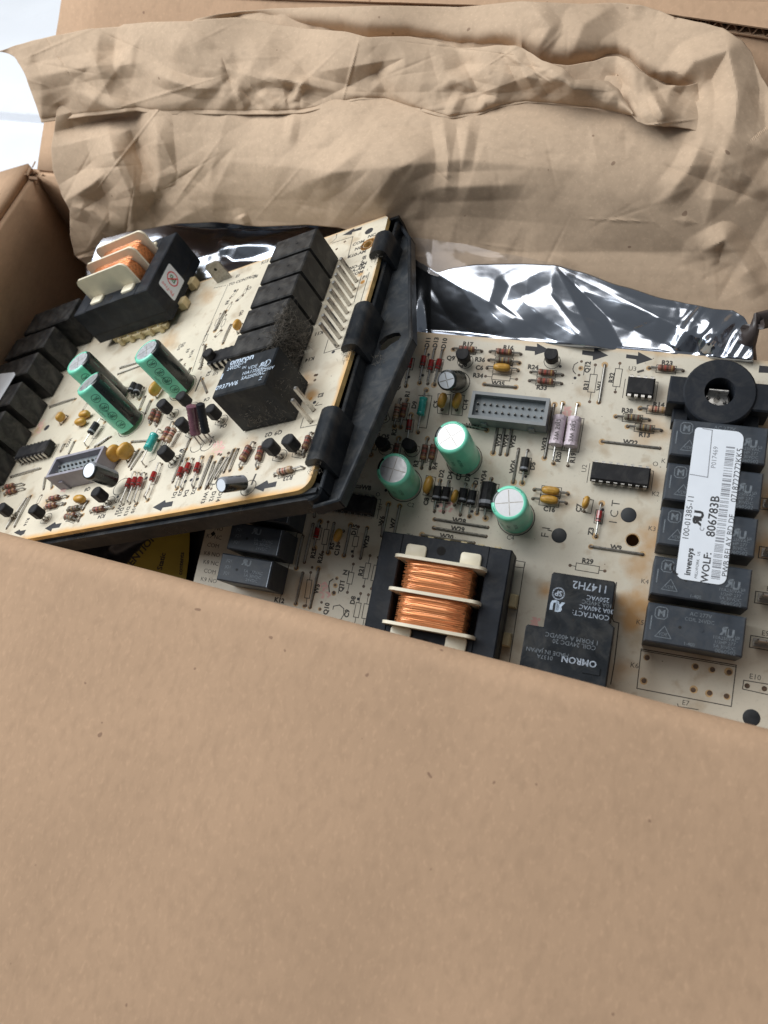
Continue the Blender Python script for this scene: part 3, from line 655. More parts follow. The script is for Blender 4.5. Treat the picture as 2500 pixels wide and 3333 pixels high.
# ring-shaped current sensor
m = MB(); cu, cv = 19.2, 106.0; ring = []; ro, ri = 10.9, 4.5
for k in range(0, 360, 10): ring.append((cu+ro*math.cos(rad(k)), cv+ro*math.sin(rad(k))))
top = [(q[0], q[1]) for q in ring]; n = len(ring); vs = []
for (r_, z) in ((ro, .5), (ro, 13.4), (ro-.5, 13.9), (ri+.12, 13.9), (ri, 13.7), (ri, 2.0)):
    vs += [(cu+r_*math.cos(rad(k)), cv+r_*math.sin(rad(k)), z) for k in range(0, 360, 10)]
m.add(vs, [(a*n+i, a*n+(i+1)%n, (a+1)*n+(i+1)%n, (a+1)*n+i) for a in range(5) for i in range(n)], 'black_plastic'); m.disc(cu, cv, ri, 2.0, 'hole', 24)
for s_ in (-1, 1):
    e = cu+s_*15.2; a, b_ = (e, cu-8) if s_ < 0 else (cu+8, e); m.box((min(a,b_), cv-4.9, .5), (max(a,b_), cv+4.2, 13.2), 'black_plastic', .5)
    m.box((min(cu+s_*13, cu+s_*8), cv-9.5, .5), (max(cu+s_*13, cu+s_*8), cv-4.6, 8), 'black_plastic', .4)
cs = m.build('current_sensor', A.e, label='black round current sensor with a hole in the middle'); m = MB(); m.box((cu-3.2, cv+.9, 2.0), (cu+2.8, cv+1.6, 11.8), 'tin', .2); m.build('terminal', cs)
m = MB(); m.lathe((cu-.3, cv-.9, 2.0), (cu-.3, cv-.9, 8), [(0, 4.2, 'lead_dull'), (5.5, 4.1, 'lead_dull'), (6.2, 3.5, 'tin'), (6.4, 1, 'lead_dull')], 20); 
for q in ((-3.2,-.6), (.2,-.2), (-.8,-2.6), (2.4,-1.4)): m.lathe((cu+q[0]*.9, cv+q[1], 8.2), (cu+q[0]*.9, cv+q[1], 10), [(0,.7,'tin'), (.5,.5,'tin'), (.8,.1,'tin')], 8)
m.build('solder', cs)
# integrated circuits and socket
dip(A, -16.4, 75.6, 2.2, 81.6, 8, 4.2); tx(A, 'U2', 'R2', 668, 1575, 90, 1.6); tx(A, 'O', 'R2', 1437, 1525, 0, 1.6)
c = [A.uv(q, 4) for q in ((2042,1220),(2135,1231),(2120,1287),(2038,1276))]; dip(A, c[3].x, c[2].y, c[1].x, c[0].y-.3, 4, 4.0); tx(A, 'U3', 'R2', 1188, 495, 0, 1.6)
q = pa('R2', 1278, 525); A.ink.line([(q.x-.7, q.y-.3), (q.x+.7, q.y+.3)], .5, .006, 'ink_board')
a = A.uv(T('R7', 1150, 255), 4); c = A.uv(T('R7', 1558, 322), 4); dip(A, a.x-1, c.y, c.x, c.y+6.4, 8, 4.2); tx(A, 'U1', 'R7', 1622, 255, 90, 1.5); tx(A, 'O', 'R7', 1608, 150, 0, 1.5)
connector(A, -59.3, 90.6, -33.0, 100.3, 8, 'grey_connector', 11)
# electrolytic capacitors
for tp, bs in (((1468,1421),(1511,1495)), ((1280,1527),(1317,1577)), ((1657,1636),(1680,1684))):
    can(A, tp, bs, 21 if tp[0] != 1280 else 19.5, 5.75, True, 165, 26, cross={1468: 40, 1280: 82, 1657: 12}[tp[0]])
can(A, T('R1', 700, 518), T('R1', 800, 520), 12, 3.6, False, 165, 30, topmat='label_white', sleeve='sleeve_black', name='small_electrolytic_capacitor', hb=2, cross=-70, label='small black capacitor leaning over')
tx(A, 'C2', 'R4', 378, 395, 0, 1.5); tx(A, 'C4', 'R4', 1275, 690, 0, 1.5)
# axial parts --------------------------------------------------------------
D = lambda x0, y0, x1, y1, bx, by, t='R1', **k: axial(A, 'glass_diode', t, x0, y0, x1, y1, 'cyl', 'glass_red', 3.7, .95, bodypx=T(t, bx, by) and None, **k)
def dio(t, x0, y0, x1, y1, sh): axial(A, 'glass_diode', t, x0, y0, x1, y1, 'cyl', 'glass_red', 3.8, .95, shift=sh, lead='tin')
dio('R1', 400,238, 333,573, .40); dio('R1', 522,228, 460,543, .40); dio('R1', 597,233, 532,550, .50); dio('R1', 670,240, 592,560, .45); dio('R1', 383,832, 352,1075, .40); dio('R5', 1045,135, 985,500, .40)
def res(t, x0, y0, x1, y1, m, sh=.5, L=5.6, r=1.05, **k): axial(A, 'resistor', t, x0, y0, x1, y1, 'res', m, L, r, shift=sh, **k)
res('R1', 760,238, 1018,258, 'brown_body'); res('R1', 1093,262, 1370,285, 'brown_body', .47); res('R1', 1080,338, 1358,362, 'olive_body')
res('R2', 93,535, 435,567, 'brown_body'); res('R2', 78,628, 425,660, 'brown_body'); res('R1', 285,688, 235,933, 'tan_body'); res('R1', 345,695, 290,942, 'brown_body', .42)
res('R1', 533,1045, 478,1310, 'brown_body', .5); res('R1', 605,1060, 552,1315, 'brown_body', .45); res('R1', 275,1042, 235,1262, 'brown_body', .5, L=4.6, r=.9)
res('R1', 75,945, 22,1190, 'tan_body'); res('R3', 235,545, 640,578, 'brown_body'); res('R2', 1270,930, 1638,968, 'tan_body'); res('R2', 1010,1017, 1373,1052, 'olive_body'); res('R2', 1138,1122, 1503,1165, 'olive_body')
def blk(t, x0, y0, x1, y1, L, r, sh=.5): axial(A, 'black_diode', t, x0, y0, x1, y1, 'cyl', 'rubber', L, r, shift=sh, lead='tin')
blk('R1', 1433,1150, 1383,1443, 5.0, 1.35, .47); blk('R4', 648,175, 592,455, 5.0, 1.35, .45); blk('R4', 725,185, 672,462, 5.0, 1.35, .45); blk('R4', 875,210, 825,487, 5.0, 1.35, .4); blk('R4', 955,225, 905,500, 5.0, 1.35, .42)
blk('R4', 1108,160, 1048,515, 9.0, 2.5, .47)
axial(A, 'inductor', 'R1', 520,610, 447,988, 'coil', 'teal', 7.0, 1.55, shift=.42, lead='tin', label='teal green moulded inductor', outline=False)
A.ink.line([pa('R1', *q) for q in ((452,655),(570,660),(520,950),(455,943))], .18, .006, 'ink_board')
for (x0, y0, x1, y1, tl) in ((1065,410,1345,433,'R1'), (1490,1505,1850,1540,'R1'), (1478,1585,1830,1622,'R1')):
    if x0 != 1065: a, b_ = T('R5', 285-8, -20), T('R5', 680, 30)
    axial(A, 'ceramic_capacitor', tl, x0, y0, *( (x1, y1) if x0 == 1065 else ((1795, 1543) if y0 == 1505 else (1778, 1625)) ), 'blob', 'epoxy_yellow', 5.8, 1.45, h=1.9)
for a, b_ in (((440,880),(335,1520)), ((600,890),(493,1545))):
    ob = axial(A, 'power_resistor', 'R2', *a, *b_, 'blob' if 0 else 'coil', 'lilac_body', 11.2, 2.45, shift=.49, lead='tin')
    q0 = pa('R2', *a); q1 = pa('R2', *b_); d = (q1-q0).normalized(); o = q0+(q1-q0)*.49; pp = MB(); ang = math.degrees(math.atan2(-d.y, -d.x))
    for k, s_ in enumerate(('50J2', '3W')): pp.text(s_, 0, 0, 1.5, 0, 0, 'ink_board', mapf=(lambda k: lambda x, y: (o.x - d.x*(x+1.5-4*k) - d.y*(y), o.y - d.y*(x+1.5-4*k) + d.x*(y), 2.6+math.sqrt(max(0, 2.45**2-y*y))*1.0-.02))(k))
    pp.build('printed_marking', ob)
for c in (((1162,935),(1120,1175)), ((1225,940),(1183,1187)), ((1290,947),(1245,1190)), ((1350,1140),(1300,1440)), ((1040,557),(1325,583)), ((840,920),(1060,967))): jumper(A, 'R1', *c[0], *c[1])
for c in (((595,525),(1072,600)), ((583,603),(1057,680)), ((480,668),(948,740)), ((468,728),(940,803)), ((180,390),(122,672)), ((282,407),(222,690)), ((1027,200),(975,475))): jumper(A, 'R4', *c[0], *c[1])
for c in (((1485,1357),(865,1285)), ((893,460),(828,865)), ((345,885),(243,1460))): jumper(A, 'R2', *c[0], *c[1])
jumper(A, 'R5', 930,610, 1505,697); jumper(A, 'L8', 560,1880, 820,1935)
for c in (((1070,400),(998,715)), ((1245,392),(1193,637)), ((1382,410),(1328,660)), ((1518,432),(1463,682)), ((985,500),(930,765)), ((985,805),(925,1060)), ((1115,770),(1045,1090)), ((1085,250),(1080,335)), ((1650,395),(1640,495))): jumper(A, 'R7', *c[0], *c[1])
axial(A, 'glass_diode', 'R7', 1130,375, 1080,600, 'cyl', 'glass_red', 3.6, .9, shift=.45)
printed_resistor(A, 'R7', 1195,380, 1150,630); printed_resistor(A, 'R7', 1447,420, 1398,665, 3.6); printed_resistor(A, 'R7', 1050,800, 1010,1075, 6.4); printed_resistor(A, 'R7', 1405,730, 1355,965, 4.0); printed_resistor(A, 'R7', 1543,660, 1490,915); printed_resistor(A, 'R7', 1612,675, 1555,935)
printed_resistor(A, 'R7', 1465,975, 1410,1250, 5.0); printed_resistor(A, 'R7', 1530,985, 1480,1260, 5.0)
bead(A, 'R7', 1277, 490, 78, 5.0, 2.4); bead(A, 'R1', 663, 700, 82, 5.6, 2.8); bead(A, 'R1', 795, 702, 82, 5.8, 2.8); bead(A, 'R4', 535, 215, 82, 6.4, 2.9); bead(A, 'R4', 775, 320, 82, 4.8, 1.9); bead(A, 'R5', 875, 120, 80, 4.4, 2.2)
for q in (((625,640),(740,648),(718,830),(620,815)), ((760,648),(862,655),(840,838),(745,828))): A.ink.line([pa('R1', *x) for x in q], .17, .006, 'ink_board', True)
A.ink.line([pa('R4', *x) for x in ((520,132),(605,150),(575,322),(488,305))], .17, .006, 'ink_board', True); A.ink.line([pa('R5', *x) for x in ((850,75),(960,95),(930,245),(825,220))], .17, .006, 'ink_board', True)
for t, x, y, a in (('R1', 852,300,185), ('R2', 315,360,178), ('R1', 128,1090,165), ('R1', 368,1105,165), ('R1', 105,800,120)): transistor(A, t, x, y, a)
printed_resistor(A, 'R1', 1052,483, 1332,510, 6.4); printed_resistor(A, 'R2', 790,457, 728,855, 6.4, 2.3); printed_resistor(A, 'R2', 1055,440, 1005,750, 6.4, 2.3); printed_resistor(A, 'R5', 700,818, 1085,880, 7.4, 2.3)
for t, lst in (('R2', [(640,420),(628,493),(613,567)]), ('R7', [(1265,850),(1253,905),(1240,965),(1140,1048),(1128,1105),(1245,0+990-20),(930,768),(1062,758),(995,1078),(1700-60,830)])):
    for q in lst: c = A.p(t, *q); A.pad(c.x, c.y, .5)
A.ink.line([pa('R2', *q) for q in ((600,430),(562,455),(547,500),(552,525),(575,552))], .2, .006, 'ink_board'); A.ink.line([pa('R2',683,430), pa('R2',662,565)], .18, .006, 'ink_board')
A.ink.line([pa('R7', *q) for q in ((1235,855),(1207,875),(1200,910),(1205,960))], .25, .006, 'ink_board'); A.ink.line([pa('R7',1300,865), pa('R7',1280,970)], .18, .006, 'ink_board')
A.ink.line([pa('R7', *q) for q in ((1235,1105),(1240,1080),(1290,1070),(1325,1100),(1325,1150),(1300,1190),(1245,1190))], .2, .006, 'ink_board')
for (x, y) in ((2046,1676), (1820,1743), (2446,2336)):
    c = A.uv((x, y)); m = MB(); m.lathe((c.x, c.y, 0), (c.x, c.y, 1), [(0, 2.5, 'test_pad'), (.12, 2.45, 'test_pad'), (.2, 2.2, 'test_pad'), (.2, .1, 'test_pad')], 28); m.build('test_pad', A.e)
for t, x, y in (('R1',540,288), ('R1',488,475), ('R1',363,490), ('R1',372,832), ('R2',410,473), ('R2',570,598), ('R2',145,1122), ('R4',155,265), ('R4',622,407), ('R4',930,455), ('R5',1062,200), ('R1',1413,1385), ('R7',1125,415), ('R7',1395,625), ('R7',1445,1020)):
    c = A.p(t, x, y); A.ink.disc(c.x, c.y, .52, .01, 'ink_arrow')
for s_, t, x, y, a in (('D11','R1',530,180,90), ('D13','R1',603,178,90), ('D10','R1',680,185,90), ('R17','R1',895,193,0), ('R16','R1',1258,225,0), ('R36','R1',1003,332,0), ('C6','R1',998,405,0), ('R34','R1',985,475,0), ('Q9','R1',740,318,0),
    ('R24','R2',118,480,0), ('R33','R2',210,700,0), ('W35','R1',1165,545,0), ('W32','R1',935,930,0), ('W23','R1',1170,1058,90), ('W24','R1',1232,1065,90), ('W25','R1',1297,1070,90), ('W33','R2',240,1310,90), ('R20','R2',390,1450,90), ('R19','R2',545,1460,90),
    ('Q12','R2',705,480,90), ('R31','R2',690,680,90), ('W1','R2',835,685,90), ('R32','R2',965,595,90), ('R23','R2',1565,435,0), ('R14','R2',1475,885,0), ('R38','R2',1135,950,0), ('R13','R2',1320,1210,0), ('W22','R2',1170,1293,0),
    ('W26','R1',1297,1295,90), ('D5','R1',1475,1290,90), ('D2','R4',655,115,90), ('D4','R4',733,130,90), ('C2','R4',810,140,90), ('D3','R4',890,150,90), ('D1','R4',965,185,90), ('W34','R4',1035,145,90), ('C5','R1',603,735,90), ('C14','R1',868,740,90), ('C8','R4',517,365,90),
    ('W28','R4',815,537,0), ('W29','R4',803,612,0), ('W30','R4',703,680,0), ('W31','R4',683,742,0), ('W6','R4',115,540,90), ('W7','R4',218,560,90), ('C16','R5',470,195,0), ('C7','R5',795,180,90), ('Z3','R5',930,440,90), ('W9','R5',1210,620,0), ('R29','R5',895,770,0),
    ('D9','R1',410,740,90), ('R2','R1',228,985,90), ('R1','R1',348,645,90), ('R6','R1',90,945,90), ('Q2','R1',262,575,90), ('R4','R1',595,1290,90), ('R3','R1',425,1270,90), ('Q5','R1',150,1025,0), ('Q8','R1',850,375,0),
    ('R25','R7',1072,640,90), ('R26','R7',1130,680,90), ('R5','R7',1225,580,90), ('C13','R7',1270,615,90), ('D15','R7',1412,445,90), ('W25','R7',1510,545,90), ('R21','R7',1468,790,90), ('Q11','R7',1305,915,90), ('Z1','R7',1345,800,0), ('W5','R7',1100,935,90), ('D8','R7',1400,1030,90), ('Q10','R7',1180,1100,90), ('C9','R7',1350,1140,90), ('K12','R7',790,1030,0), ('W8','L8',895,1942,0)):
    tx(A, s_, t, x, y, a, 1.6, bold=.05)
for s_, x, y, sz in (('I C T', 1190, 225, 2.6), ('F I', 425, 455, 2.6)): tx(A, s_, 'R5', x, y, 90, sz)
A.ink.line([pa('R5', 455,425), pa('R5', 495,437)], .25, .006, 'ink_board')
arrow(A, 'R2', ((35,250),(160,262),(158,222),(300,300),(135,352),(135,310),(30,300))); arrow(A, 'R2', ((650,298),(775,312),(775,272),(930,355),(762,408),(762,362),(645,345))); arrow(A, 'R2', ((1125,342),(1250,358),(1252,315),(1410,398),(1235,452),(1232,398),(1120,383)))
arrow(A, 'R3', ((1555,515),(1800,535),(1800,610),(1545,600)))
# pink ink stamps
for t, pts in (('R4', ((600,400),(760,370),(800,450),(620,490))), ('R2', ((450,910),(520,915),(520,1010),(440,1000))), ('R7', ((1120,870),(1190,880),(1230,1020),(1100,1000))), ('R5', ((240,1390),(370,1400),(350,1490),(235,1470)))):
    pt = [pa(t, *q) for q in pts]; c = sum(pt, Vector((0,0)))/4
    for k in range(26):
        f, g = R.random(), R.random(); q = pt[0].lerp(pt[1], f).lerp(pt[3].lerp(pt[2], f), g); r_ = R.uniform(.25, .7); A.ink.disc(q.x, q.y, r_, .003+k*.00004, 'pink_stamp', 7, r_*R.uniform(.5, 1))
# relays of the lower left corner of this board
for (cu, cv) in ((-122.8, 37.0), (-123.9, 25.9), (-121.6, 48.5)):
    rl = relay(A, cu, cv, 19.2, 9.4, 15.2, 'relay_grey'); p = MB(); z = 15.23
    p.line([(cu+9.0, cv-4.2), (cu+9.0, cv+4.2)], .25, z, 'ink_white'); p.text('R', cu-.8, cv+2.8, 1.9, 0, z, 'ink_faint', sx=-1, bold=.05); p.text('U', cu+.8, cv+2.6, 1.9, 0, z, 'ink_faint', bold=.05)
    for k, s_ in enumerate(('5A 277VAC', '5A 30VDC', '24VDC')): p.text(s_, cu+3.2, cv-.1-k*1.4, 1.0, 0, z, 'ink_faint'); p.text('JQ1', cu-6.4, cv+2.5-k*2.2, 1.0, 0, z, 'ink_faint')
    p.build('printed_marking', rl)
for k in range(7): tx(A, ('K7 NO', 'K7 NC', 'COM', 'K8 NO', 'K8 NC', 'COM', 'K9 NO')[k], 'R7', 250-k*9+6, 430+k*72-0, 0, 1.5)
c = pa('R7', 240, 478); A.ink.disc(c.x, c.y, 1.0, .01, 'hole', 4)
A.ink.line([pa('R7', 985,290), pa('R7', 800,1005)], .2, .006, 'ink_board'); A.ink.line([pa('R7', 1000,290), pa('R7', 945,470), pa('R7', 985,480), pa('R7', 935,760)], .2, .006, 'ink_board')
# small dirt
for k in range(90):
    u_, v_ = R.uniform(-120, 40), R.uniform(8, 121); s_ = R.uniform(.08, .28); A.ink.disc(u_, v_, s_, .0045, R.choice(('ink_board', 'pad', 'fluff_light')), 5, s_*R.uniform(.4, 1))
A.ink.build('silkscreen_print', A.e, origin=(bc[0], bc[1], 0)); A.pads.build('solder_hole', A.e, kind='stuff', origin=(bc[0], bc[1], 0))

# ================================================================== TRAY-MOUNTED BOARD (tilted, upper left)
lc = (-235, 205)
pcb('pcb_b', (.70, .635, .505), [(-170-lc[0], 190-lc[1], 5, .7), (-164-lc[0], 184-lc[1], 3, .8), (-185-lc[0], 168-lc[1], 4, .45), (-158-lc[0], 262-lc[1], 2.2, .9), (-159-lc[0], 242-lc[1], 1.6, .9), (-316-lc[0], 205-lc[1], 4, .7), (-300-lc[0], 206-lc[1], 3, .5), (-255-lc[0], 238-lc[1], 7, .55), (-243-lc[0], 262-lc[1], 6, .5), (-200-lc[0], 166-lc[1], 4, .4), (-228-lc[0], 200-lc[1], 5, .35), (-283-lc[0], 160-lc[1], 5, .35), (-190-lc[0], 156-lc[1], 3, .4), (-240-lc[0], 143-lc[1], 3, .3), (-162-lc[0], 160-lc[1], 4, .35)], edges=((1, 143.1-lc[1], 2.0, .9), (0, -151.8-lc[0], 1.6, .8), (1, 274.6-lc[1], 1.2, .5)))  # the brown blobs around the transformer paint dirt and shade together
B = Board('tray_circuit_board', ML, DL, lc, 'circuit board in a black plastic tray, propped up at a tilt on the left', 'circuit board')
def pb(t, x, y, h=0): return B.p(t, x, y, h)
u1, v0, v1 = -151.2, 143.1, 274.6
outer = [(-352, v0), (-157, v0)] + [(-156.6+4.6*math.sin(rad(a)), v0+4.6-4.6*math.cos(rad(a))) for a in range(15, 91, 15)] + [(u1-.6, 196), (-152.6, 240), (-154.8, v1-1.5), (-156.2, v1), (-352, v1)]
hc = pb('L7', 1025, 560); hol = [(hc.x+1.9*math.cos(rad(k)), hc.y+1.9*math.sin(rad(k))) for k in range(0, 360, 20)]
slab(B, outer, [hol], 2.0, 'pcb_b', 'pcb_edge').build('board_plate', B.e, smooth=30, origin=(lc[0], lc[1], 0))
B.ink.line([(hc.x+2.6*math.cos(rad(k)), hc.y+2.6*math.sin(rad(k))) for k in range(0, 360, 20)], 1.2, .004, 'flux', True)
# tray: walls under the board edge, side channel, clips, mounting flange with slot
tr = MB()
tr.box((-352, v0-.2, -11), (u1+1.0, v0+1.6, -1.75), 'tray_plastic')                    # front wall
tr.box((-352, v0-1.6, -4.6), (u1-2, v0-.25, -2.9), 'tray_plastic')
tr.box((-350, v0+1.6, -11), (u1, v1, -9.5), 'tray_plastic')                             # bottom plate
tr.box((-352, v1-1.4, -9.5), (u1, v1+.2, -1.75), 'tray_plastic')
fl = [B.uv(p_, -6) for p_ in ((1296,716), (1338,776), (1342,1104), (1112,1625), (1030,1655), (1008,1606))]
def bar(mb, a, b_, w_, z0, z1, m, ch=0):
    d = (b_-a).normalized(); q = Vector((-d.y, d.x))*w_/2; mb.prism([tuple(a-q), tuple(b_-q), tuple(b_+q), tuple(a+q)], z0, z1, m, ch)
tray = tr.build('tray', B.e, origin=(lc[0], lc[1], -11), label='black plastic tray around the tilted board')
fm = slab(B, [tuple(q) for q in [Vector((u1-1, v0-.2))] + [Vector((u1-1.5, v1))] + fl], [[(q.x, q.y) for q in [B.uv(T('L8', *k), -7.5) for k in ((1038,270),(1050,195),(1125,125),(1215,88),(1290,82),(1312,120),(1280,170),(1190,222),(1120,285),(1065,300))]]], 1.6, 'tray_dusty', 'tray_plastic')
fm.v = [(x, y, z-7.5) for x, y, z in fm.v]; fm.build('mounting_flange', tray, smooth=30)
rm = MB(); P = [B.uv(p_, -6) for p_ in ((1290,716), (1334,778), (1338,1104), (1106,1628), (1026,1650))]
for a, b_ in zip(P, P[1:]): bar(rm, a, b_+(b_-a).normalized()*.5, 1.5, -9, -5.2, 'tray_plastic', .4)
rm.build('rim', tray, smooth=30)
rm = MB()
Q0, Q1 = Vector((u1+1.4, v0+2)), Vector((u1-1.2, v1-2)); bar(rm, Q0, Q1, 1.5, -9, -2.6, 'tray_plastic', .3)
rm.build('rib', tray, smooth=30)
for (t0, p0, t1, p1) in (('L7', (1215, 430), 'L7', (1130, 700)), ('L7', (930, 1385), 'L8', (680, 265)), ('L8', (440, 1010), 'L8', (255, 1640))):
    a = B.p(t0, *p0, 1.5); b_ = B.p(t1, *p1, 1.5); a.x = b_.x = (a.x+b_.x)/2
    m = MB(); n = 14; prof = [(-3.3, -.2), (-3.5, 1.2), (-2.9, 2.3), (-1.6, 2.9), (0, 3.1), (1.6, 2.9), (2.8, 2.2), (3.4, 1.0), (3.5, -3), (3.5, -8.9), (1.4, -8.9), (1.2, -2.2), (.6, .05), (-3.0, .05)]
    vs = [(a.x+.6+x, y, z) for y in (b_.y, a.y) for x, z in prof]; n = len(prof)
    m.add(vs, [(i, (i+1) % n, n+(i+1) % n, n+i) for i in range(n)] + [tuple(range(n))[::-1], tuple(range(n, 2*n))], 'tray_plastic'); m.build('clip', tray, smooth=40)
m = MB(); cc = Vector((u1-1.5, v0+1.5)); m.lathe((cc.x, cc.y, -10.5), (cc.x, cc.y, -2), [(0, 3.4, 'tray_plastic'), (7.2, 3.4, 'tray_plastic'), (7.8, 2.9, 'tray_plastic')], 20); m.build('corner_post', tray)
# slim relays in a row
first = None
for i in range(5):
    vn = 245.2-12.55*i; u_ = -182.2
    rl = relay(B, u_, vn+5.65, 18.9, 10.9, 15.4, 'relay_black')
    pn = MB(); pn.tube([(u_-6, vn+5, -.1), (u_-6, vn+5, .6)], .4, 'tin'); pn.build('pin', rl)
# power relay with white print
u0_, u1_, w0, w1, hh = -188.2, -166.2, 173.6, 190.0, 18
m = MB(); m.box((u0_, w0, .5), (u1_, w1, hh), 'relay_big', .45); pr_ = m.build('power_relay', B.e, label='large black power relay with white printing and dust on its sides')
p = MB(); z = hh+.03
def lt(s_, x, y, size, m='ink_bright', ang=0, **k): q = B.p('L6', x, y, hh); p.text(s_, q.x, q.y, size, ang, z, m, **k)
lt('omron', 575, 285, 2.6, bold=.03); lt('G5LE-14', 520, 350, 1.4, bold=.01); lt('24VDC', 465, 400, 1.4, bold=.01); lt('IN', 600, 398, 1.2); lt('VDE', 715, 390, 1.5); lt('10A125VAC', 735, 440, 1.4, bold=.01); lt('10A 250V', 880, 425, 1.3); lt('5A250VAC', 720, 505, 1.5, bold=.01); lt('Z', 820, 545, 1.4)
q = B.p('L6', 835, 358, hh); p.text('R', q.x, q.y, 1.9, 0, z, 'ink_bright', sx=-1, bold=.04); q = B.p('L6', 862, 350, hh); p.text('U', q.x+.4, q.y, 1.9, 0, z, 'ink_bright', bold=.04)
q = B.p('L6', 912, 335, hh); p.line([(q.x+1.3*math.cos(rad(k)), q.y+1.3*math.sin(rad(k))) for k in range(0,360,30)], .3, z, 'ink_bright', True)
lt('0937W6', 365, 640, 1.9, bold=.02); lt('I', 300, 520, 2.2, bold=.05); p.build('printed_marking', pr_)
# rear-left column of relays and the sensor block
for i, vg in enumerate((238.2, 220.4, 204.2, 188.6, 173.2)):
    W_ = 27.2; rl = relay(B, -318.8-W_/2, vg-7.2, W_, 12.5+.5*(i%2), 16-.25*(i%3), 'relay_black', mold=False)
    pn = MB(); pn.tube([(-325, vg-5, -.1), (-325, vg-5, .6)], .4, 'tin'); pn.build('pin', rl)
rl = relay(B, -318.8-13.6, 247.5, 27.2, 13.0, 15.6, 'relay_black', mold=False)
m = MB(); m.box((-343, 256.5, .5), (-312, 270.5, 15.5), 'relay_black', .6); m.box((-330, 262, .5), (-308.5, 273, 12.5), 'relay_black', .6); m.build('sensor_block', B.e)
lw = MB(); lq = [pb('L1', *q, 16.1) for q in ((-90,575),(190,545),(205,575),(0,915),(-90,1010))]; lw.prism([tuple(q) for q in lq], 16.02, 16.1, 'label_white'); lw.build('barcode_label', B.e, label='corner of a white label on the relays at the left edge')
# transformer and its no-lead sticker
tf = transformer(B, -297.8, 248.4, -253.2, 285.2, 20, 3.2, 10.5, 1.6)
sk = MB(); xs = -253.2+.03
sq = [(-1,-1),(1,-1),(1,1),(-1,1)]; Mx = Matrix(((0,0,1,xs),(1,0,0,262.4),(0,1,0,11.4),(0,0,0,1)))
pl = []
for (X, Y, a_) in ((5.6, 4.2, 0), (-5.6, 4.2, 90), (-5.6, -4.2, 180), (5.6, -4.2, 270)):
    for q in (0, 30, 60, 90): pl.append((X+.9*math.cos(rad(a_+q)), Y+.9*math.sin(rad(a_+q))))
sk.prism(pl, 0, .08, 'label_white', 0, Mx)
stk = sk.build('sticker', tf); p = MB()
# sticker axes: x runs along the board, y up; its writing reads turned a quarter
def sp(x, y): return Mx @ Vector((x, y, .11))
n = 28; rr = 3.3; vs = [sp(1.6+rr*k*math.cos(2*math.pi*i/n), .3+rr*k*math.sin(2*math.pi*i/n)) for i in range(n) for k in (.84, 1)]
p.add(vs, [(2*i, 2*i+1, (2*i+3) % (2*n), (2*i+2) % (2*n)) for i in range(n)], 'ink_red')
p.text('Pb', 0, 0, 2.6, 0, 0, 'ink_green', mapf=lambda x, y: sp(1.6-y, .3+x), bold=.02)
a_ = [sp(1.6+q[0], .3+q[1])+Vector((.02,0,0)) for q in ((-2.5,2.0),(-2.1,2.4),(2.5,-2.0),(2.1,-2.4))]; p.add(a_, [(0,1,2,3)], 'ink_red')
p.text('Pb-Free', 0, 0, 1.7, 0, 0, 'ink_red', mapf=lambda x, y: sp(-4.5-y, .2+x))
p.build('printed_marking', stk)
# push-on terminal
m = MB(); a = pb('L5', 450, 915); b_ = pb('L5', 640, 835); d = (b_-a).normalized(); mm = Matrix(((d.x,0,-d.y,a.x),(d.y,0,d.x,a.y),(0,1,0,0),(0,0,0,1)))
Lw = (b_-a).length; rg = [(0,0),(Lw,0),(Lw,8.5),(Lw-1.4,9.6),(1.4,9.6),(0,8.5)]
m.prism([(Lw*.5+.75*math.cos(rad(k)), 6.2+.75*math.sin(rad(k))) for k in range(0,360,45)], -.42, .42, 'hole', 0, mm); m.prism(rg, -.4, .4, 'lead_dull', 0, mm); m.build('tab_terminal', B.e)
# header pins
hp = MB(); hp.box((-.55,-.55,-.1), (.55,.55,11.2), 'tin', .3); hd = None
for (x, y) in [(-160.0+.13*k, 238.6-4.18*k) for k in range(9)] + [(-160.0, 176.4), (-159.4, 171.2)]:
    if hd is None: ob = hd = hp.build('header_pin', B.e, origin=(0,0,0))
    else: ob = hd.copy(); C.objects.link(ob); ob.parent = B.e
    ob.location = (Vector((x, y, 0))-ORIG[B.e.name])*S; B.pads.disc(x, y, .8, .012, 'pad')
B.ink.line([pb('L7',1045,940), pb('L7',925,1350)], .2, .006, 'ink_board'); B.ink.line([pb('L7',940,985), pb('L7',840,1340)], .2, .006, 'ink_board')
B.ink.line([pb('L7',*q) for q in ((545,545),(825,455),(755,745),(850,715))], .2, .006, 'ink_board'); B.ink.line([pb('L7',*q) for q in ((605,425),(600,475),(560,515),(525,540))], .2, .006, 'ink_board')
B.ink.line([pb('L8',*q) for q in ((435,170),(385,330),(580,270))], .2, .006, 'ink_board'); B.ink.line([pb('L6',*q) for q in ((1650,895),(1560,915),(1600,870))], .2, .006, 'ink_board')
B.ink.line([pb('L6',*q) for q in ((1400,1080),(1360,1215),(1640,1160))], .2, .006, 'ink_board'); B.ink.line([pb('L5',590,940), pb('L5',280,1640)], .2, .006, 'ink_board'); B.ink.line([pb('L5',560,950), pb('L5',400,985)], .2, .006, 'ink_board')
B.ink.line([pb('L3',1620,0), pb('L3',1460,330), pb('L3',1350,660)], .2, .006, 'ink_board')
c = pb('L7', 955, 1070); B.ink.disc(c.x, c.y, 1.0, .006, 'flux'); c = pb('L6', 1500, 820); B.ink.disc(c.x, c.y, .7, .006, 'flux')
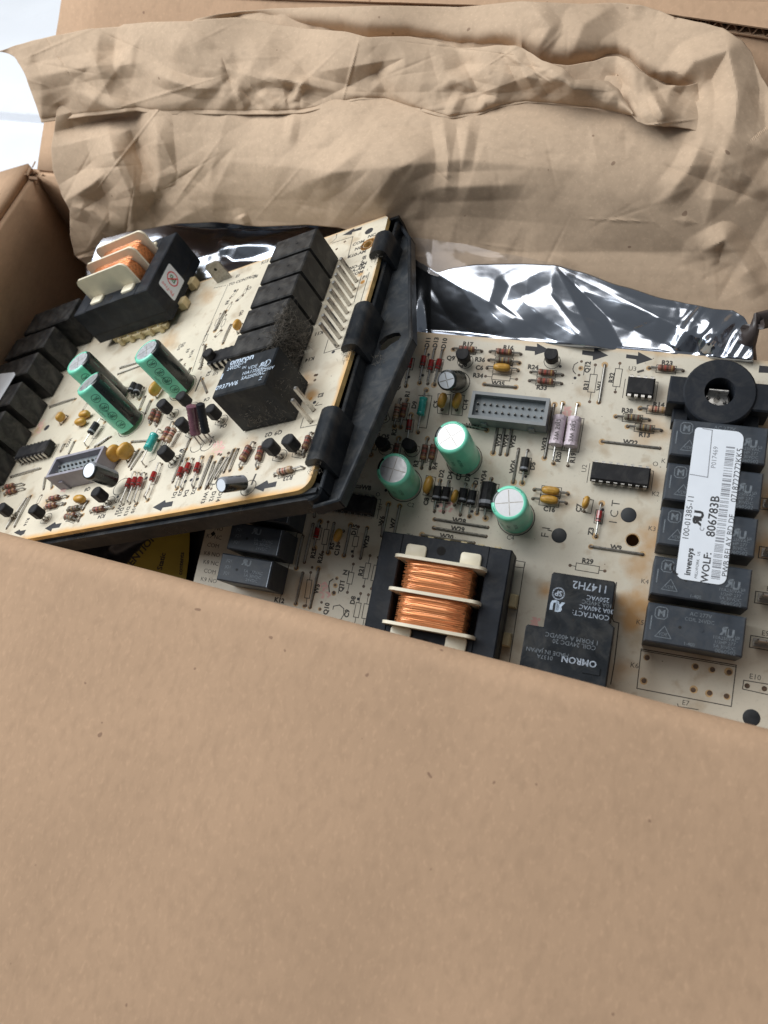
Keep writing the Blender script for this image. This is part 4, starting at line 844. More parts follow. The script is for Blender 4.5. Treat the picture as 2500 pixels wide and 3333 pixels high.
# chips, sockets
c = [pb('L2', *q, 4) for q in ((250,320),(600,280),(690,95))]; dip(B, -314.5, 185.0, -295.2, 191.4, 8, 4.2)
a = pb('L6', 100, 340, 3.8); c = pb('L6', 420, 270, 3.8); dip(B, a.x, (a.y+c.y)/2, a.x+21, (a.y+c.y)/2+6.3, 8, 4.2)
connector(B, -277.0, 165.0, -249.6, 174.8, 8, 'lilac_connector', 11)
# capacitors
for tp, bs in ((T('L3',730,370), T('L3',1225,880)), (T('L1',1190,680), T('L3',530,1370)), (T('L1',1050,400), None)):
    if bs is None: q = B.uv(tp, 22.5); c = q; rr_ = col(ML,0)*q.x - col(ML,1)*q.y + col(ML,2)*DL; bs = (CX+F*rr_.x/rr_.z, CY+F*rr_.y/rr_.z)
    can(B, tp, bs, 22.5 if tp[0] < 400 else 20.8, 5.9, True, 12, 46, dots=((-62, 17.3), (-64, 12.8), (-66, 8.3), (-68, 3.8)), cross=25)
can(B, T('L2', 1195, 540), T('L2', 1520, 660), ('len', 11.5), 3.3, False, 60, 40, cross=None, topmat='label_white', sleeve='sleeve_black', name='small_electrolytic_capacitor', hb=4.6, label='small black capacitor with a white top lying over')
can(B, T('L4', 1530, 950), T('M6', 455, 880), ('len', 9.4), 2.5, False, 60, 60, cross=None, topmat='label_white', sleeve='sleeve_black', name='small_electrolytic_capacitor', hb=2.7, label='smallest black capacitor with a white top near the board edge')
# axial parts
def lres(t, x0, y0, x1, y1, m, sh=.5, L=5.4, r=1.05, k='resistor', pf='res', **kw): return axial(B, k, t, x0, y0, x1, y1, pf, m, L, r, shift=sh, **kw)
for (x0, y0, x1, y1, sh, t) in ((395,790,215,1215,.40,'L4'), (450,800,302,1200,.36,'L4'), (520,800,395,1200,.36,'L4'), (735,670,545,1155,.42,'L4'), (1075,600,940,1000,.5,'L4'), (1160,600,1010,1000,.36,'L4'), (1290,570,1160,980,.42,'L4')):
    lres(t, x0, y0, x1, y1, 'glass_red', sh, 3.8, .95, 'glass_diode', 'cyl', lead='tin', h=1.6 if x0 < 800 else None)
lres('L4', 900,110, 745,460, 'brown_body', .52, 6.4, 1.15); lres('L4', 985,190, 830,470, 'tan_body', .5, 6.4, 1.2, h=2.2)
lres('L4', 745,235, 520,700, 'teal', .42, 7.4, 1.75, 'inductor', 'coil', lead='tin', h=2.6, outline=False, label='teal moulded inductor on the tilted board')
B.ink.line([pb('L4', *q) for q in ((690,240),(780,265),(640,600),(560,640))], .18, .006, 'ink_board')
lres('M6', 545,575, 435,770, 'brown_body', .5, 6.2, 1.2); lres('M6', 625,575, 565,770, 'brown_body', .5, 5.6, 1.1); lres('M6', 700,828, 925,770, 'tan_body', .42, 5.6, 1.1)
lres('M6', 990,500, 925,680, 'brown_body', .5); lres('L3', 880,1170, 790,1370, 'brown_body', .5, 5.4, 1.0); lres('L3', 945,1200, 870,1400, 'brown_body', .5, 5.4, 1.0)
lres('L2', 50,800, 330,740, 'brown_body', .40); lres('L2', 70,880, 340,800, 'brown_body', .42); lres('L2', 640,970, 920,900, 'brown_body', .45); lres('L2', 610,1070, 880,1000, 'brown_body', .42)
lres('L2', 1230,1115, 1530,1055, 'brown_body', .45, 5.4, 1.05, lead='tin'); lres('L2', 880,1200, 1110,1150, 'brown_body', .45); lres('L2', 920,1100, 1130,1060, 'olive_body', .5); lres('L2', 1060,1230, 900,1170, 'olive_body', .5, 4.4)
lres('L1', 1420,1215, 1190,1560, 'rubber', .42, 5.4, 1.4, 'black_diode', 'cyl', lead='tin', h=2.6)
for (t, x, y, a) in (('L2', 1075, 930, -5), ('L1', 1140, 1115, 2), ('L1', 1085, 1215, 2)): bead(B, t, x, y, a, 5.8, 3.0, 3.2, 2.0)
bead(B, 'L4', 85, 520, 62, 6.6, 3.4, 6.0, 3.6); bead(B, 'L4', 240, 490, 62, 6.6, 3.4, 6.0, 3.6); bead(B, 'L1', 815, 1150, 70, 4.4, 2.6, 3.6, 2.4); bead(B, 'L3', 850, 890, 75, 6.4, 2.8, 4.6, 3.0); bead(B, 'M4', 290, 965, 78, 4.6, 2.2, 3.6, 2.4)
for (t, x, y, a) in (('L3',1240,1040,-30), ('L3',980,1140,-30), ('L3',1230,1390,-30), ('L6',185,1010,-20), ('M6',672,610,-20), ('M6',825,580,-20), ('L4',790,525,-120), ('L2',1350,880,-10), ('L2',500,1110,-10), ('L2',70,1085,-10), ('L3',1600,460,-20)): transistor(B, t, x, y, a)
blk2 = [('L3', 640,860, 560,1010), ('L3', 700,880, 640,1040)]
for (t, x0, y0, x1, y1) in blk2: lres(t, x0, y0, x1, y1, 'rubber', .5, 4.6, 1.4, 'black_diode', 'cyl', h=2.4)
for (tx_, ty_, bx_, by_, m_, r_) in ((1340,1105,1400,1520,'purple_body',2.1), (1455,1080,1535,1500,'core_black',1.6)):   # two tall film parts leaning on their leads
    a = pb('L3', tx_, ty_, 13.0); b_ = pb('L3', bx_, by_, 3.6); m = MB(); P0 = Vector((b_.x, b_.y, 3.6)); P1 = Vector((a.x, a.y, 13.0)); Lx = (P1-P0).length
    m.lathe(P0, P1, PROF['coil'](Lx, r_, m_, (m_,)*4), 16)
    for s_ in (-.9, .9): m.tube([P0+Vector((s_, 0, .4)), (b_.x+s_*1.1+.5, b_.y-.9, 1.6), (b_.x+s_*1.3+.8, b_.y-1.4, -.1)], .3, 'tin')
    m.build('power_resistor', B.e, label={'purple_body': 'shiny dark purple cylinder resistor leaning on its leads', 'core_black': 'dark grey cylinder resistor beside the purple one'}[m_])
    q = (b_.x+.8, b_.y-1.4); B.ink.line([(q[0]-2.6+3*math.cos(rad(k)), q[1]+3*math.sin(rad(k))) for k in range(180, 361, 30)], .2, .006, 'ink_board')
def lj(t, x0, y0, x1, y1): jumper(B, t, x0, y0, x1, y1)
for q in (('L4',1050,490,880,912), ('L4',1410,562,1243,992), ('L4',330,372,700,345), ('L2',150,640,550,522), ('L2',420,890,200,1305), ('L2',370,920,90,1330), ('L1',675,1022,1020,908), ('M6',418,622,350,790), ('M6',385,625,305,800), ('M6',215,682,118,925), ('M6',300,690,180,910), ('M6',345,690,240,850), ('L1',1500,1420,1330,1540), ('L1',1460,1440,1280,1560), ('L3',350,700,720,560), ('L3',380,620,700,520), ('L4',1450,640,1330,1000), ('M4',245,965,180,1110), ('L4',480,500,320,740), ('L4',420,480,290,700), ('L2',880,190,820,290), ('L2',1010,160,930,320), ('L2',620,640,590,800), ('L2',720,650,700,780), ('L3',720,1000,640,1180), ('L3',800,1060,720,1230), ('L6',80,100,20,400)): lj(*q)
for q in (('L4',1640,520,1370,990,11,3.4), ('M4',160,880,110,1010,4,1.6), ('M4',205,890,160,1010,4,1.6), ('L5',720,1010,620,1120,3,1.2), ('L5',790,1080,700,1160,3,1.2), ('L3',1540,330,1440,620,5,1.7), ('L4',1560,600,1400,1000,9,2), ('L2',1090,1170,1070,1200,3,1)): printed_resistor(B, *q)
for q in (('L5',640,1180,560,1320,4,1.6), ('L5',500,1560,420,1640,4,1.6), ('L3',1560,120,1500,300,4,1.6), ('L5',860,960,790,1090,3.4,1.4), ('L3',1250,560,1180,700,4,1.6), ('L1',1180,960,1120,1060,3,1.3), ('L2',560,880,500,1000,4,1.6), ('L4',560,1000,500,1100,3,1.3)): printed_resistor(B, *q)
for q in (('L5',560,1300,420,1560), ('L3',1330,620,1250,820), ('L3',1210,500,1100,600), ('L2',1180,980,1120,1080), ('L6',30,560,100,740), ('L4',1120,330,1060,470)): jumper(B, *q)
for k, (x, y) in enumerate(((1180,330),(1230,300),(1290,380),(1340,420))): tx(B, ('C10','D6','R9','W14')[k], 'L3', x, y, 270, 1.5, bold=.04)
for s_, t, x, y, a in (('W28','L4',1000,520,270), ('D1','L4',905,1080,270), ('D3','L4',985,1050,270), ('D4','L4',1060,1060,270), ('D2','L4',1165,1030,270), ('W13','L4',1310,1120,270), ('D12','L4',1420,1100,270), ('D14','L4',1510,1105,270), ('D11','L4',180,1310,270), ('D13','L4',265,1300,270), ('D10','L4',360,1265,270), ('R17','L4',155,1160,180),
    ('R23','M6',800,845,180), ('R24','L2',1370,1165,180), ('Q9','M6',725,495,180), ('Q2','M6',650,510,180), ('K11','L8',330,90,180), ('K14','L8',215,405,180), ('E2','L8',345,835,180), ('E1','L5',720,820,0), ('TO CONTROL','L5',790,875,0), ('K12','L5',1090,630,0), ('R5','L5',960,830,180), ('C9','L5',870,990,180), ('R8','L5',580,1180,270), ('Q6','L5',770,1320,270), ('C13','L5',450,1500,270), ('NC','L7',1080,440,0),
    ('COM','L7',900,540,0), ('NO','L7',905,610,0), ('K10-AM','L7',880,690,0), ('NO-AM','L7',890,850,0), ('2A-AM','L7',880,900,0), ('COM','L7',880,950,0), ('8F-AN','L7',960,790,270), ('P1','L7',985,1000,0), ('R2','L3',1570,690,270), ('W7','L3',1470,600,270), ('U1','L6',215,480,180), ('C4','L6',95,830,180), ('Q4','L6',320,1190,180), ('W33','L2',1600,1070,270), ('R16','L2',360,1240,270), ('C6','L2',860,1000,180), ('Q8','L2',1180,800,180), ('W23','L2',930,170,270)): tx(B, s_, t, x, y, a, 1.65, bold=.04)
def larrow(t, pts): arrow(B, t, pts)
larrow('L4', ((610,1250),(780,1150),(785,1185),(888,1165),(868,1235),(745,1255),(720,1300))); larrow('M6', ((535,920),(640,860),(650,885),(715,868),(705,910),(620,925),(610,948)))
larrow('L2', ((605,1328),(745,1240),(755,1268),(835,1252),(800,1315),(705,1330),(690,1370))); larrow('L2', ((185,1385),(265,1340),(275,1360),(352,1345),(325,1400),(280,1425))); larrow('L7', ((682,438),(838,345),(850,362),(952,322),(935,365),(820,395),(805,430)))
c = pb('L7', 1042, 382); B.ink.disc(c.x, c.y, 1.9, .006, 'ink_arrow', 10, 1.8); c = pb('L1', 630, 1295); B.ink.disc(c.x, c.y, 1.6, .006, 'ink_arrow', 10)
B.ink.line([pb('L4',1425,300), pb('L4',1380,405)], .5, .006, 'ink_board'); B.ink.line([pb('M6',550,818), pb('M6',520,890)], .5, .006, 'ink_board'); B.ink.line([pb('L3',1470,735), pb('L3',1395,920)], .5, .006, 'ink_board')
for t, x, y in (('L4',525,855), ('L4',1050,900), ('L4',1130,880), ('L4',1215,870), ('L4',990,480), ('L4',1020,620), ('L5',685,1020), ('L5',720,1150), ('L6',1550,870), ('L8',498,315), ('L2',1590,900)): c = pb(t, x, y); B.ink.disc(c.x, c.y, .7, .01, 'ink_arrow')
for t, x, y in (('L4',1530,540), ('L4',1630,515), ('M6',1010,50), ('L7',715,525), ('L7',605,625), ('L6',1580,500), ('L6',1555,570), ('M6',265,660)): c = pb(t, x, y); B.pads.disc(c.x, c.y, .6, .012, 'pad')
for t, pts in (('L4', ((1430,380),(1610,330),(1560,520),(1400,560))), ('L2', ((820,740),(930,750),(880,840),(820,830))), ('L1', ((520,1230),(600,1190),(560,1330),(500,1400)))):
    pt = [pb(t, *q) for q in pts]
    for k in range(34): f, g = R.random(), R.random(); q = pt[0].lerp(pt[1], f).lerp(pt[3].lerp(pt[2], f), g); r_ = R.uniform(.2, .7); B.ink.disc(q.x, q.y, r_, .003+k*.00003, 'pink_stamp', 7, r_*R.uniform(.5, 1))
for k in range(110): u_, v_ = R.uniform(-318, -153), R.uniform(145, 272); s_ = R.uniform(.08, .3); B.ink.disc(u_, v_, s_, .0045, R.choice(('ink_board', 'pad', 'fluff_light')), 5, s_*R.uniform(.4, 1))
B.ink.build('silkscreen_print', B.e, origin=(lc[0], lc[1], 0)); B.pads.build('solder_hole', B.e, kind='stuff', origin=(lc[0], lc[1], 0))
# dust fluff caught on the relays and the tray clips
fz = MB()
def hair(p0, ln, m):
    d = Vector((R.gauss(0,1), R.gauss(0,1), R.gauss(0,.7))).normalized(); pts = [Vector(p0)]
    for k in range(5): d = (d+Vector((R.gauss(0,.5), R.gauss(0,.5), R.gauss(0,.5)))).normalized(); pts.append(pts[-1]+d*ln/5)
    fz.tube(pts, R.uniform(.03, .07), m, 3)
for k in range(1100):
    q = (-171.6+R.uniform(-.3, 1.2)*1.0, R.triangular(191, 216, 203), R.uniform(3, 15)); q = (-172.6+abs(R.gauss(0, .8)), q[1], q[2]) if R.random() < .8 else (q[0]-R.uniform(0, 3), q[1], 15.4)
    hair(q, R.uniform(1.5, 5.5), R.choice(('fluff', 'fluff', 'fluff_light')))
for k in range(150): hair((R.uniform(-184, -167), 173.3-abs(R.gauss(0,.25)), R.triangular(.5, 12, 4)), R.uniform(.5, 1.8), R.choice(('fluff', 'fluff_light')))
for k in range(90): hair((-166+abs(R.gauss(0,.3)), R.uniform(174, 189), R.uniform(1, 14)), R.uniform(.5, 2), R.choice(('fluff', 'fluff_light')))
for c_ in ((B.p('L7', 1130, 740, 1), 60), (B.p('L8', 660, 330, 1), 60), (B.p('L8', 1040, 400, -6), 25), (B.p('L8', 280, 1720, 0), 40)):
    for k in range(c_[1]): hair((c_[0].x+R.gauss(0, 1.2), c_[0].y+R.gauss(0, 1.5), R.uniform(-1, 1.5) if c_[1] != 25 else -5.8), R.uniform(.6, 2.2), R.choice(('fluff', 'fluff_light')))
fz.build('dust_fluff', B.e, kind='stuff')

# ================================================================== BOX, PAPER, BAGS, WORKTOP
UP = Vector((0, 0, 1)); ZR = 45.0
tl = hit(95, 570, UP, ZR); f0 = hit(0, 1762, UP, ZR); f1 = hit(2500, 2414, UP, ZR)
ex = (f1-f0).normalized(); ey = Vector((-ex.y, ex.x, 0))
dl = (hit(0, 708, UP, ZR)-tl).normalized(); yb = (tl-f0).dot(ey); xl = (tl-f0).dot(ex); xr = (f1-f0).dot(ex)+75; ZF = -140.0
def bx(x, y, z): return f0 + ex*x + ey*y + Vector((0, 0, z-ZR))
be = bpy.data.objects.new('cardboard_box', None); C.objects.link(be); o = bx((xl+xr)/2, yb/2, ZF); be.location = o*S; ORIG[be.name] = o
tag(be, 'open brown corrugated cardboard box with folded-out flaps, holding two circuit boards', 'box')
def sheet(name, nx, ny, f, m, th, parent=None, smooth=60, label=None, sub=0):
    mb = MB(); vs = [f(i/(nx-1), j/(ny-1)) for j in range(ny) for i in range(nx)]
    mb.add(vs, [(j*nx+i, j*nx+i+1, (j+1)*nx+i+1, (j+1)*nx+i) for j in range(ny-1) for i in range(nx-1)], m)
    ob = mb.build(name, parent, smooth=smooth, label=label)
    if th: md = ob.modifiers.new('thickness', 'SOLIDIFY'); md.thickness = th*S; md.offset = -1
    return ob
def nz(x, y, z=0.0): return noise.noise(Vector((x, y, z)))
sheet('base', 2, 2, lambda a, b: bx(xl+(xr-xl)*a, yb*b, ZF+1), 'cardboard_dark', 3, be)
SPB = 26; SPL = 13                                                           # the left wall bulges outwards towards the base
LW = yb/abs(dl.dot(ey)); xf = xl+LW*dl.dot(ex)                     # front end of the left wall
sheet('wall', 12, 10, lambda a, b: bx(xl-SPL*(1-b)**.8, yb+SPB*(1-b)*(1-a), ZF+(ZR-ZF)*b)+dl*(LW*a)+ex*(-3*math.sin(math.pi*a)*(1-b)), 'cardboard', 4, be, label='left wall of the box, its inner side in shade')

sheet('wall', 12, 6, lambda a, b: bx(xl-SPL*(1-b)**.8*(1-a)+(xr-xl)*a, yb+SPB*(1-b), ZF+(ZR-ZF)*b), 'cardboard', 4, be)
sheet('wall', 4, 4, lambda a, b: bx(xr, yb*a, ZF+(ZR-ZF)*b), 'cardboard', -4, be)
sheet('wall', 4, 4, lambda a, b: bx(xl-SPL*(1-b)+(xr-xl+SPL)*a, -4, ZF+(ZR-3-ZF)*b), 'cardboard', 4, be)
# front flap, bending over the crease and sloping away
def ff(a, b):
    s_ = b*b*230; r_ = 3.2; an = rad(17)
    arc = (math.pi/2+an)*r_*1.0
    if s_ < arc+4:
        if s_ < 4: y, z = 0, -r_-4+s_
        else: th = (s_-4)/r_; y, z = -r_+r_*math.cos(th), -r_+r_*math.sin(th)
    else:
        e = s_-4-arc; th = arc/r_; y, z = -r_+r_*math.cos(th)-e*math.cos(an), -r_+r_*math.sin(th)-e*math.sin(an)
    x = xl-40+(xr-xl+60)*a
    z += .9*nz(x*.012, s_*.012, 3)+.35*nz(x*.04, s_*.03, 8) + (-1.2*math.exp(-((x-10+s_*.35)/14)**2) if s_ > 60 else 0)*min(1, (s_-60)/60)
    return bx(x, y, ZR+z+.5*nz(x*.03, 0, 2))
sheet('flap', 90, 110, ff, 'cardboard', 4, be, label='wide front flap folded out towards the viewer')
def proj(p): v = p-CAM; q = Vector((v.dot(cx), -v.dot(cy), -v.dot(cz))); return CX+F*q.x/q.z, CY+F*q.y/q.z
def outl(an_): return -ex*math.cos(an_)+Vector((0, 0, math.sin(an_)))-ey*.12
best = min((abs(proj(tl-ey*-3+outl(rad(k))*38)[1]-(548+(100-proj(tl-ey*-3+outl(rad(k))*38)[0])*.42)), k) for k in range(-60, 60, 2))[1]
an = rad(best); ol = outl(an)
sheet('flap', 10, 10, lambda a, b: tl-ey*-3+dl*(LW*a)+ol*(-1+120*b)+Vector((0,0,1.5*math.sin(b*3))), 'cardboard', 4, be, label='narrow left flap folded outwards')
AB = rad(35)
def bf(x, s_, o=0): return bx(x, yb+s_*math.cos(AB)-o*math.sin(AB), ZR+s_*math.sin(AB)+o*math.cos(AB))
sheet('flap', 20, 16, lambda a, b: bf(xl+4+(xr-xl)*a-0*b, 3+170*b, .8*nz(a*9, b*5)), 'cardboard', 4, be, label='tall back flap leaning outwards behind the kraft paper')
m = MB()                                                             # torn corner of the box where wall and flaps meet
for k in range(16): q = bx(xl+R.uniform(-4, 5), yb+R.uniform(-4, 5), ZR+R.uniform(-3, 1.5)); m.tube([q, q+Vector((R.uniform(-4,4), R.uniform(-4,4), R.uniform(-3,3)))], R.uniform(.3, 1.0), R.choice(('cardboard', 'cardboard_dark')), 5)
m.build('torn_fibre', be, kind='stuff')
# second back flap piece: its cut edge shows the corrugation
nb = Vector((0,0,1))*math.cos(AB)-ey*math.sin(AB)
A2 = rad(10); n2 = Vector((0,0,1))*math.cos(A2)-ey*math.sin(A2); u2 = ey*math.cos(A2)+Vector((0,0,1))*math.sin(A2); c2_ = n2.dot(bf(0, 62, 10))
ed = [hit(x, y, n2, c2_) for x, y in ((560, -14), (1240, 6), (1700, 20), (2132, 38), (2320, 66), (2640, 112))]
def edge(a):
    k = min(len(ed)-2, int(a*(len(ed)-1))); f_ = a*(len(ed)-1)-k; return ed[k].lerp(ed[k+1], f_)
mb = MB()
for off in (0, -3.7):
    vs = []
    for i in range(41):
        e = edge(i/40)+u2*(.25*nz(i*1.3, off)); vs += [e+n2*off, e+u2*130+n2*off, e+u2*130+n2*(off-.55), e+n2*(off-.55)]
    mb.add(vs, [(4*i+k, 4*(i+1)+k, 4*(i+1)+(k+1)%4, 4*i+(k+1)%4) for i in range(40) for k in range(4)], 'cardboard')
sl = mb.build('flap', be, label='upper flap with its cut corrugated edge showing'); mb = MB(); N_ = 520; vs = []
for i in range(N_+1):
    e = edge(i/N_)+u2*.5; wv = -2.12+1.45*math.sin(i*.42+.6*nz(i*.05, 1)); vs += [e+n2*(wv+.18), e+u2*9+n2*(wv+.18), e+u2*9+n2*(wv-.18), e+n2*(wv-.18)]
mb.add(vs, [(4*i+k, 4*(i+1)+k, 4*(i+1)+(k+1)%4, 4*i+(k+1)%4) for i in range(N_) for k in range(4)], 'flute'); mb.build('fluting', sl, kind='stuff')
# --- helpers for the loose sheets
def plin(pts, x):
    if x <= pts[0][0]: return pts[0][1] + (pts[1][1]-pts[0][1])*(x-pts[0][0])/(pts[1][0]-pts[0][0])*.0
    for (x0, y0), (x1, y1) in zip(pts, pts[1:]):
        if x <= x1: f_ = (x-x0)/(x1-x0); f_ = f_*f_*(3-2*f_)*.35+f_*.65; return y0+(y1-y0)*f_
    return pts[-1][1]
def atR(px, py, h): q = A.uv((px, py), h); return A.world(q.x, q.y, h)
def inside(px, py, h, gap):                                          # keep a loose sheet in front of the back wall and the back flap
    p = atR(px, py, h); r = c2w(ray(px, py)); nw = Vector((ey.x, ey.y, SPB/(ZR-ZF))).normalized(); q0 = bx(0, yb, ZR)
    if p.z < ZR+2:
        lim = nw.dot(q0)-gap
        if nw.dot(p) > lim: p = CAM+r*((lim-nw.dot(CAM))/nw.dot(r))
    lim = nb.dot(bf(0, 0, gap))
    if p.z > ZR-6 and nb.dot(p) < lim and (p-q0).dot(ey) > -8: p = CAM+r*((lim-nb.dot(CAM))/nb.dot(r))
    return p
def sm(a, b, x): t_ = max(0, min(1, (x-a)/(b-a))); return t_*t_*(3-2*t_)
def tent(x, y, pts, w_, hgt):                                        # a creased fold along a polyline
    best = 1e9; fx = 0
    for k, ((x0, y0), (x1, y1)) in enumerate(zip(pts, pts[1:])):
        dx, dy = x1-x0, y1-y0; t_ = max(0, min(1, ((x-x0)*dx+(y-y0)*dy)/(dx*dx+dy*dy))); d = math.hypot(x-x0-dx*t_, y-y0-dy*t_)
        if d < best: best = d; fx = (k+t_)/(len(pts)-1)
    v = max(0, 1-math.sqrt(best*best+9)/w_); e = min(1, .25+3*min(fx, 1-fx))
    return hgt*v*e
def facets(n, seed, amp, smin, smax, box=(-50, 2650, 0, 950)):        # creased pyramids: flat facets meeting in sharp lines
    rr = random.Random(seed); out = []
    for _ in range(n):
        th = rr.gauss(.15, .9); L_ = rr.uniform(smin, smax); out.append((rr.uniform(box[0], box[1]), rr.uniform(box[2], box[3]), math.cos(th), math.sin(th), L_, L_*rr.uniform(.3, .75), rr.choice((-1, 1))*amp*rr.uniform(.35, 1)*L_/smax, rr.uniform(-.5, .5)))
    return out
def crumple(x, y, F_, amp=1.0):
    s_ = 0
    for (fx, fy, ca, sa, L_, W_, hg, sk) in F_:
        dx, dy = x-fx, y-fy
        if abs(dx) > L_ or abs(dy) > L_: continue
        u_ = dx*ca+dy*sa; v_ = -dx*sa+dy*ca+sk*u_*.5
        k = 1-abs(u_)/L_-abs(v_)/W_
        if k > 0: s_ += hg*k
    return amp*(s_+.12*nz(x*.02, y*.02, 4))
FK = facets(58, 5, 4.4, 110, 380)+facets(60, 11, 1.2, 40, 110, (150, 2600, 300, 900))
F1 = facets(50, 21, 4.0, 80, 280, (-50, 2100, 60, 400))+facets(22, 8, .9, 40, 110, (600, 1800, 260, 400))
def lines(n, seed, hg, box): return [(a, b_, c, d, e, random.Random(int(a)).uniform(6, 10), g, h) for (a, b_, c, d, e, f_, g, h) in facets(n, seed, hg, 60, 260, box)]
FK += lines(55, 77, .8, (150, 2640, 60, 900)); F1 += lines(38, 78, .7, (-20, 2060, 80, 390))
F2 = facets(20, 31, 3.5, 60, 200, (1640, 2350, 150, 430))
HX = (0, 300, 700, 1200, 1800, 2500); HY = (50, 300, 450, 600, 720, 900, 1200)
HT = ((5,8,8,9,10,10), (2,2,5,8,9,8), (-3,-4,-1,4,5,4), (-12,-13,-12,-2,0,0), (-24,-25,-24,-10,-5,-5), (-44,-46,-46,-22,-12,-12), (-70,-80,-70,-40,-30,-24))
def HB(x, y):
    i = max(k for k in range(len(HX)-1) if x >= HX[k] or k == 0); fx = max(0, min(1, (x-HX[i])/(HX[i+1]-HX[i]))); fx = fx*fx*(3-2*fx)
    col_ = [r_[i]*(1-fx)+r_[i+1]*fx for r_ in HT]
    j = max(k for k in range(len(HY)-1) if y >= HY[k] or k == 0); t_ = max(0, min(1, (y-HY[j])/(HY[j+1]-HY[j])))
    p1, p2 = col_[j], col_[j+1]; m1 = (p2-col_[max(0, j-1)])/2*(1 if j else 0); m2 = (col_[min(len(col_)-1, j+2)]-p1)/2
    return (2*t_**3-3*t_**2+1)*p1+(t_**3-2*t_**2+t_)*m1+(-2*t_**3+3*t_**2)*p2+(t_**3-t_**2)*m2
pe = bpy.data.objects.new('kraft_paper', None); C.objects.link(pe); o = atR(1200, 450, 5); pe.location = o*S; ORIG[pe.name] = o
tag(pe, 'crumpled brown kraft paper with its upper edge folded over, along the back of the box', 'packing paper')
KT = [(190,330),(400,250),(560,120),(640,62),(720,44),(800,34),(900,28),(1060,24),(1250,20),(1500,24),(1700,5),(1760,9),(1900,14),(2010,10),(2080,16),(2140,34),(2200,58),(2280,74),(2350,92),(2410,130),(2440,165),(2462,215),(2480,255),(2510,300),(2560,360),(2640,420)]
KB = [(228,875),(290,868),(318,800),(335,775),(430,752),(590,727),(700,722),(850,737),(1000,731),(1100,740),(1250,790),(1330,900),(1500,960),(1672,1000),(1900,1080),(2100,1120),(2300,1180),(2500,1180),(2640,1180)]
KL = [(0,190),(.16,178),(.28,168),(.40,172),(.55,200),(.66,229),(.80,229),(.92,243),(1,290)]
TENTS = [([(352,425),(372,520),(428,640),(430,760)], 74, 6.16), ([(425,420),(470,500),(520,620),(575,720)], 72, -4.62), ([(212,655),(300,600),(345,560)], 54, 3.85), ([(505,380),(512,470),(520,560),(510,620),(590,700)], 57, 3.85), ([(180,430),(300,400),(430,372)], 50, -3.85),
  ([(232,668),(300,690),(400,760)], 40, 3.08), ([(960,370),(940,470)], 26, 1.23), ([(1180,480),(1080,560),(1010,600)], 72, 2.70), ([(1440,380),(1460,520),(1450,620)], 40, 2.00), ([(1530,390),(1500,560)], 36, 1.54),
  ([(2150,340),(2260,200),(2370,165),(2400,300),(2390,440)], 72, 3.85), ([(2250,330),(2180,290),(2100,300)], 60, -3.85), ([(2170,640),(2240,560),(2300,430)], 55, 2.31), ([(2280,820),(2360,780),(2420,860),(2480,960)], 60, 3.85), ([(1730,20),(1790,90),(1750,160)], 43, 1.85), ([(2010,12),(1900,80),(1860,180)], 72, 2.31), ([(2300,430),(2420,560),(2500,640)], 48, 2.31),
  ([(1180,700),(1280,560),(1440,470)], 108, 3.08), ([(780,700),(800,740)], 26, 2.31), ([(700,520),(1100,560),(1500,520),(1900,560)], 180, 3.85), ([(1350,640),(1420,610),(1700,600)], 48, 1.54)]
B1T = [(-40,172),(0,165),(60,146),(120,130),(183,116),(300,94),(390,88),(405,80),(500,72),(620,70),(700,62),(770,58),(830,66),(920,84),(1000,95),(1120,103),(1200,122),(1250,120),(1330,120),(1400,131),(1500,156),(1560,156),(1620,148),(1680,150),(1720,168),(1770,200),(1830,222),(1870,262),(1930,260),(1975,265),(2010,290),(2035,330),(2050,352),(2062,372)]
B2T = [(1640,150),(1700,156),(1760,196),(1800,208),(1850,213),(1930,200),(1975,186),(2010,184),(2050,200),(2090,236),(2130,262),(2170,279),(2230,279),(2300,262),(2330,255)]
def HBs(x, y): return sum(HB(x, y+q) for q in (-70, -35, 0, 35, 70))/5
def gap(x, y, k=1.0):                                              # the back layer sinks away behind each folded edge
    d1 = plin(B1T, x)-y; g = 7*math.exp(-(max(0, d1)/26)**1.3)*sm(640, 800, x)*(1-sm(1640, 1760, x)) if d1 > -60 else 0
    d2 = plin(B2T, x)-y
    if x > 1640 and d2 > -60: g = max(g, 7*math.exp(-(max(0, d2)/26)**1.3)*sm(1640, 1760, x)*(1-sm(2180, 2300, x)))
    return g
def kh(x, y, k=1.0):
    h = HBs(x, y)+crumple(x, y, FK)*k*(.8-.25*sm(500, 700, x)*(1-sm(1950, 2200, x)))+5*math.sin(math.pi*min(1, max(0, (y-300)/520)))*sm(300, 800, x)
    for pts, w_, hg in TENTS: h += tent(x, y, pts, w_, hg)
    return h + 3*math.sin(x*.011+1)*sm(300, 0, y)
def kf(a, b):
    lx = plin(KL, b); rx = 2640; a2 = a**1.15; x = lx+(rx-lx)*a2; y0 = plin(KT, x); y1 = plin(KB, x); y = y0+(y1-y0)*b
    return inside(x, y, kh(x, y, sm(0, .14, b))-gap(x, y), 5+nz(x*.02, y*.02))
sheet('paper_sheet', 600, 220, kf, 'kraft_paper', .3, pe, smooth=22)
B1B = [(-40,200),(0,205),(136,399),(225,387),(301,377),(390,368),(445,362),(485,368),(527,374),(640,372),(753,374),(904,373),(987,369),(1050,355),(1092,343),(1175,326),(1250,328),(1363,362),(1461,388),(1551,377),(1627,350),(1717,335),(1830,340),(1928,350),(1990,362),(2048,373),(2062,374)]
B1L = [(0,-5),(.15,15),(.35,55),(.6,88),(1,136)]
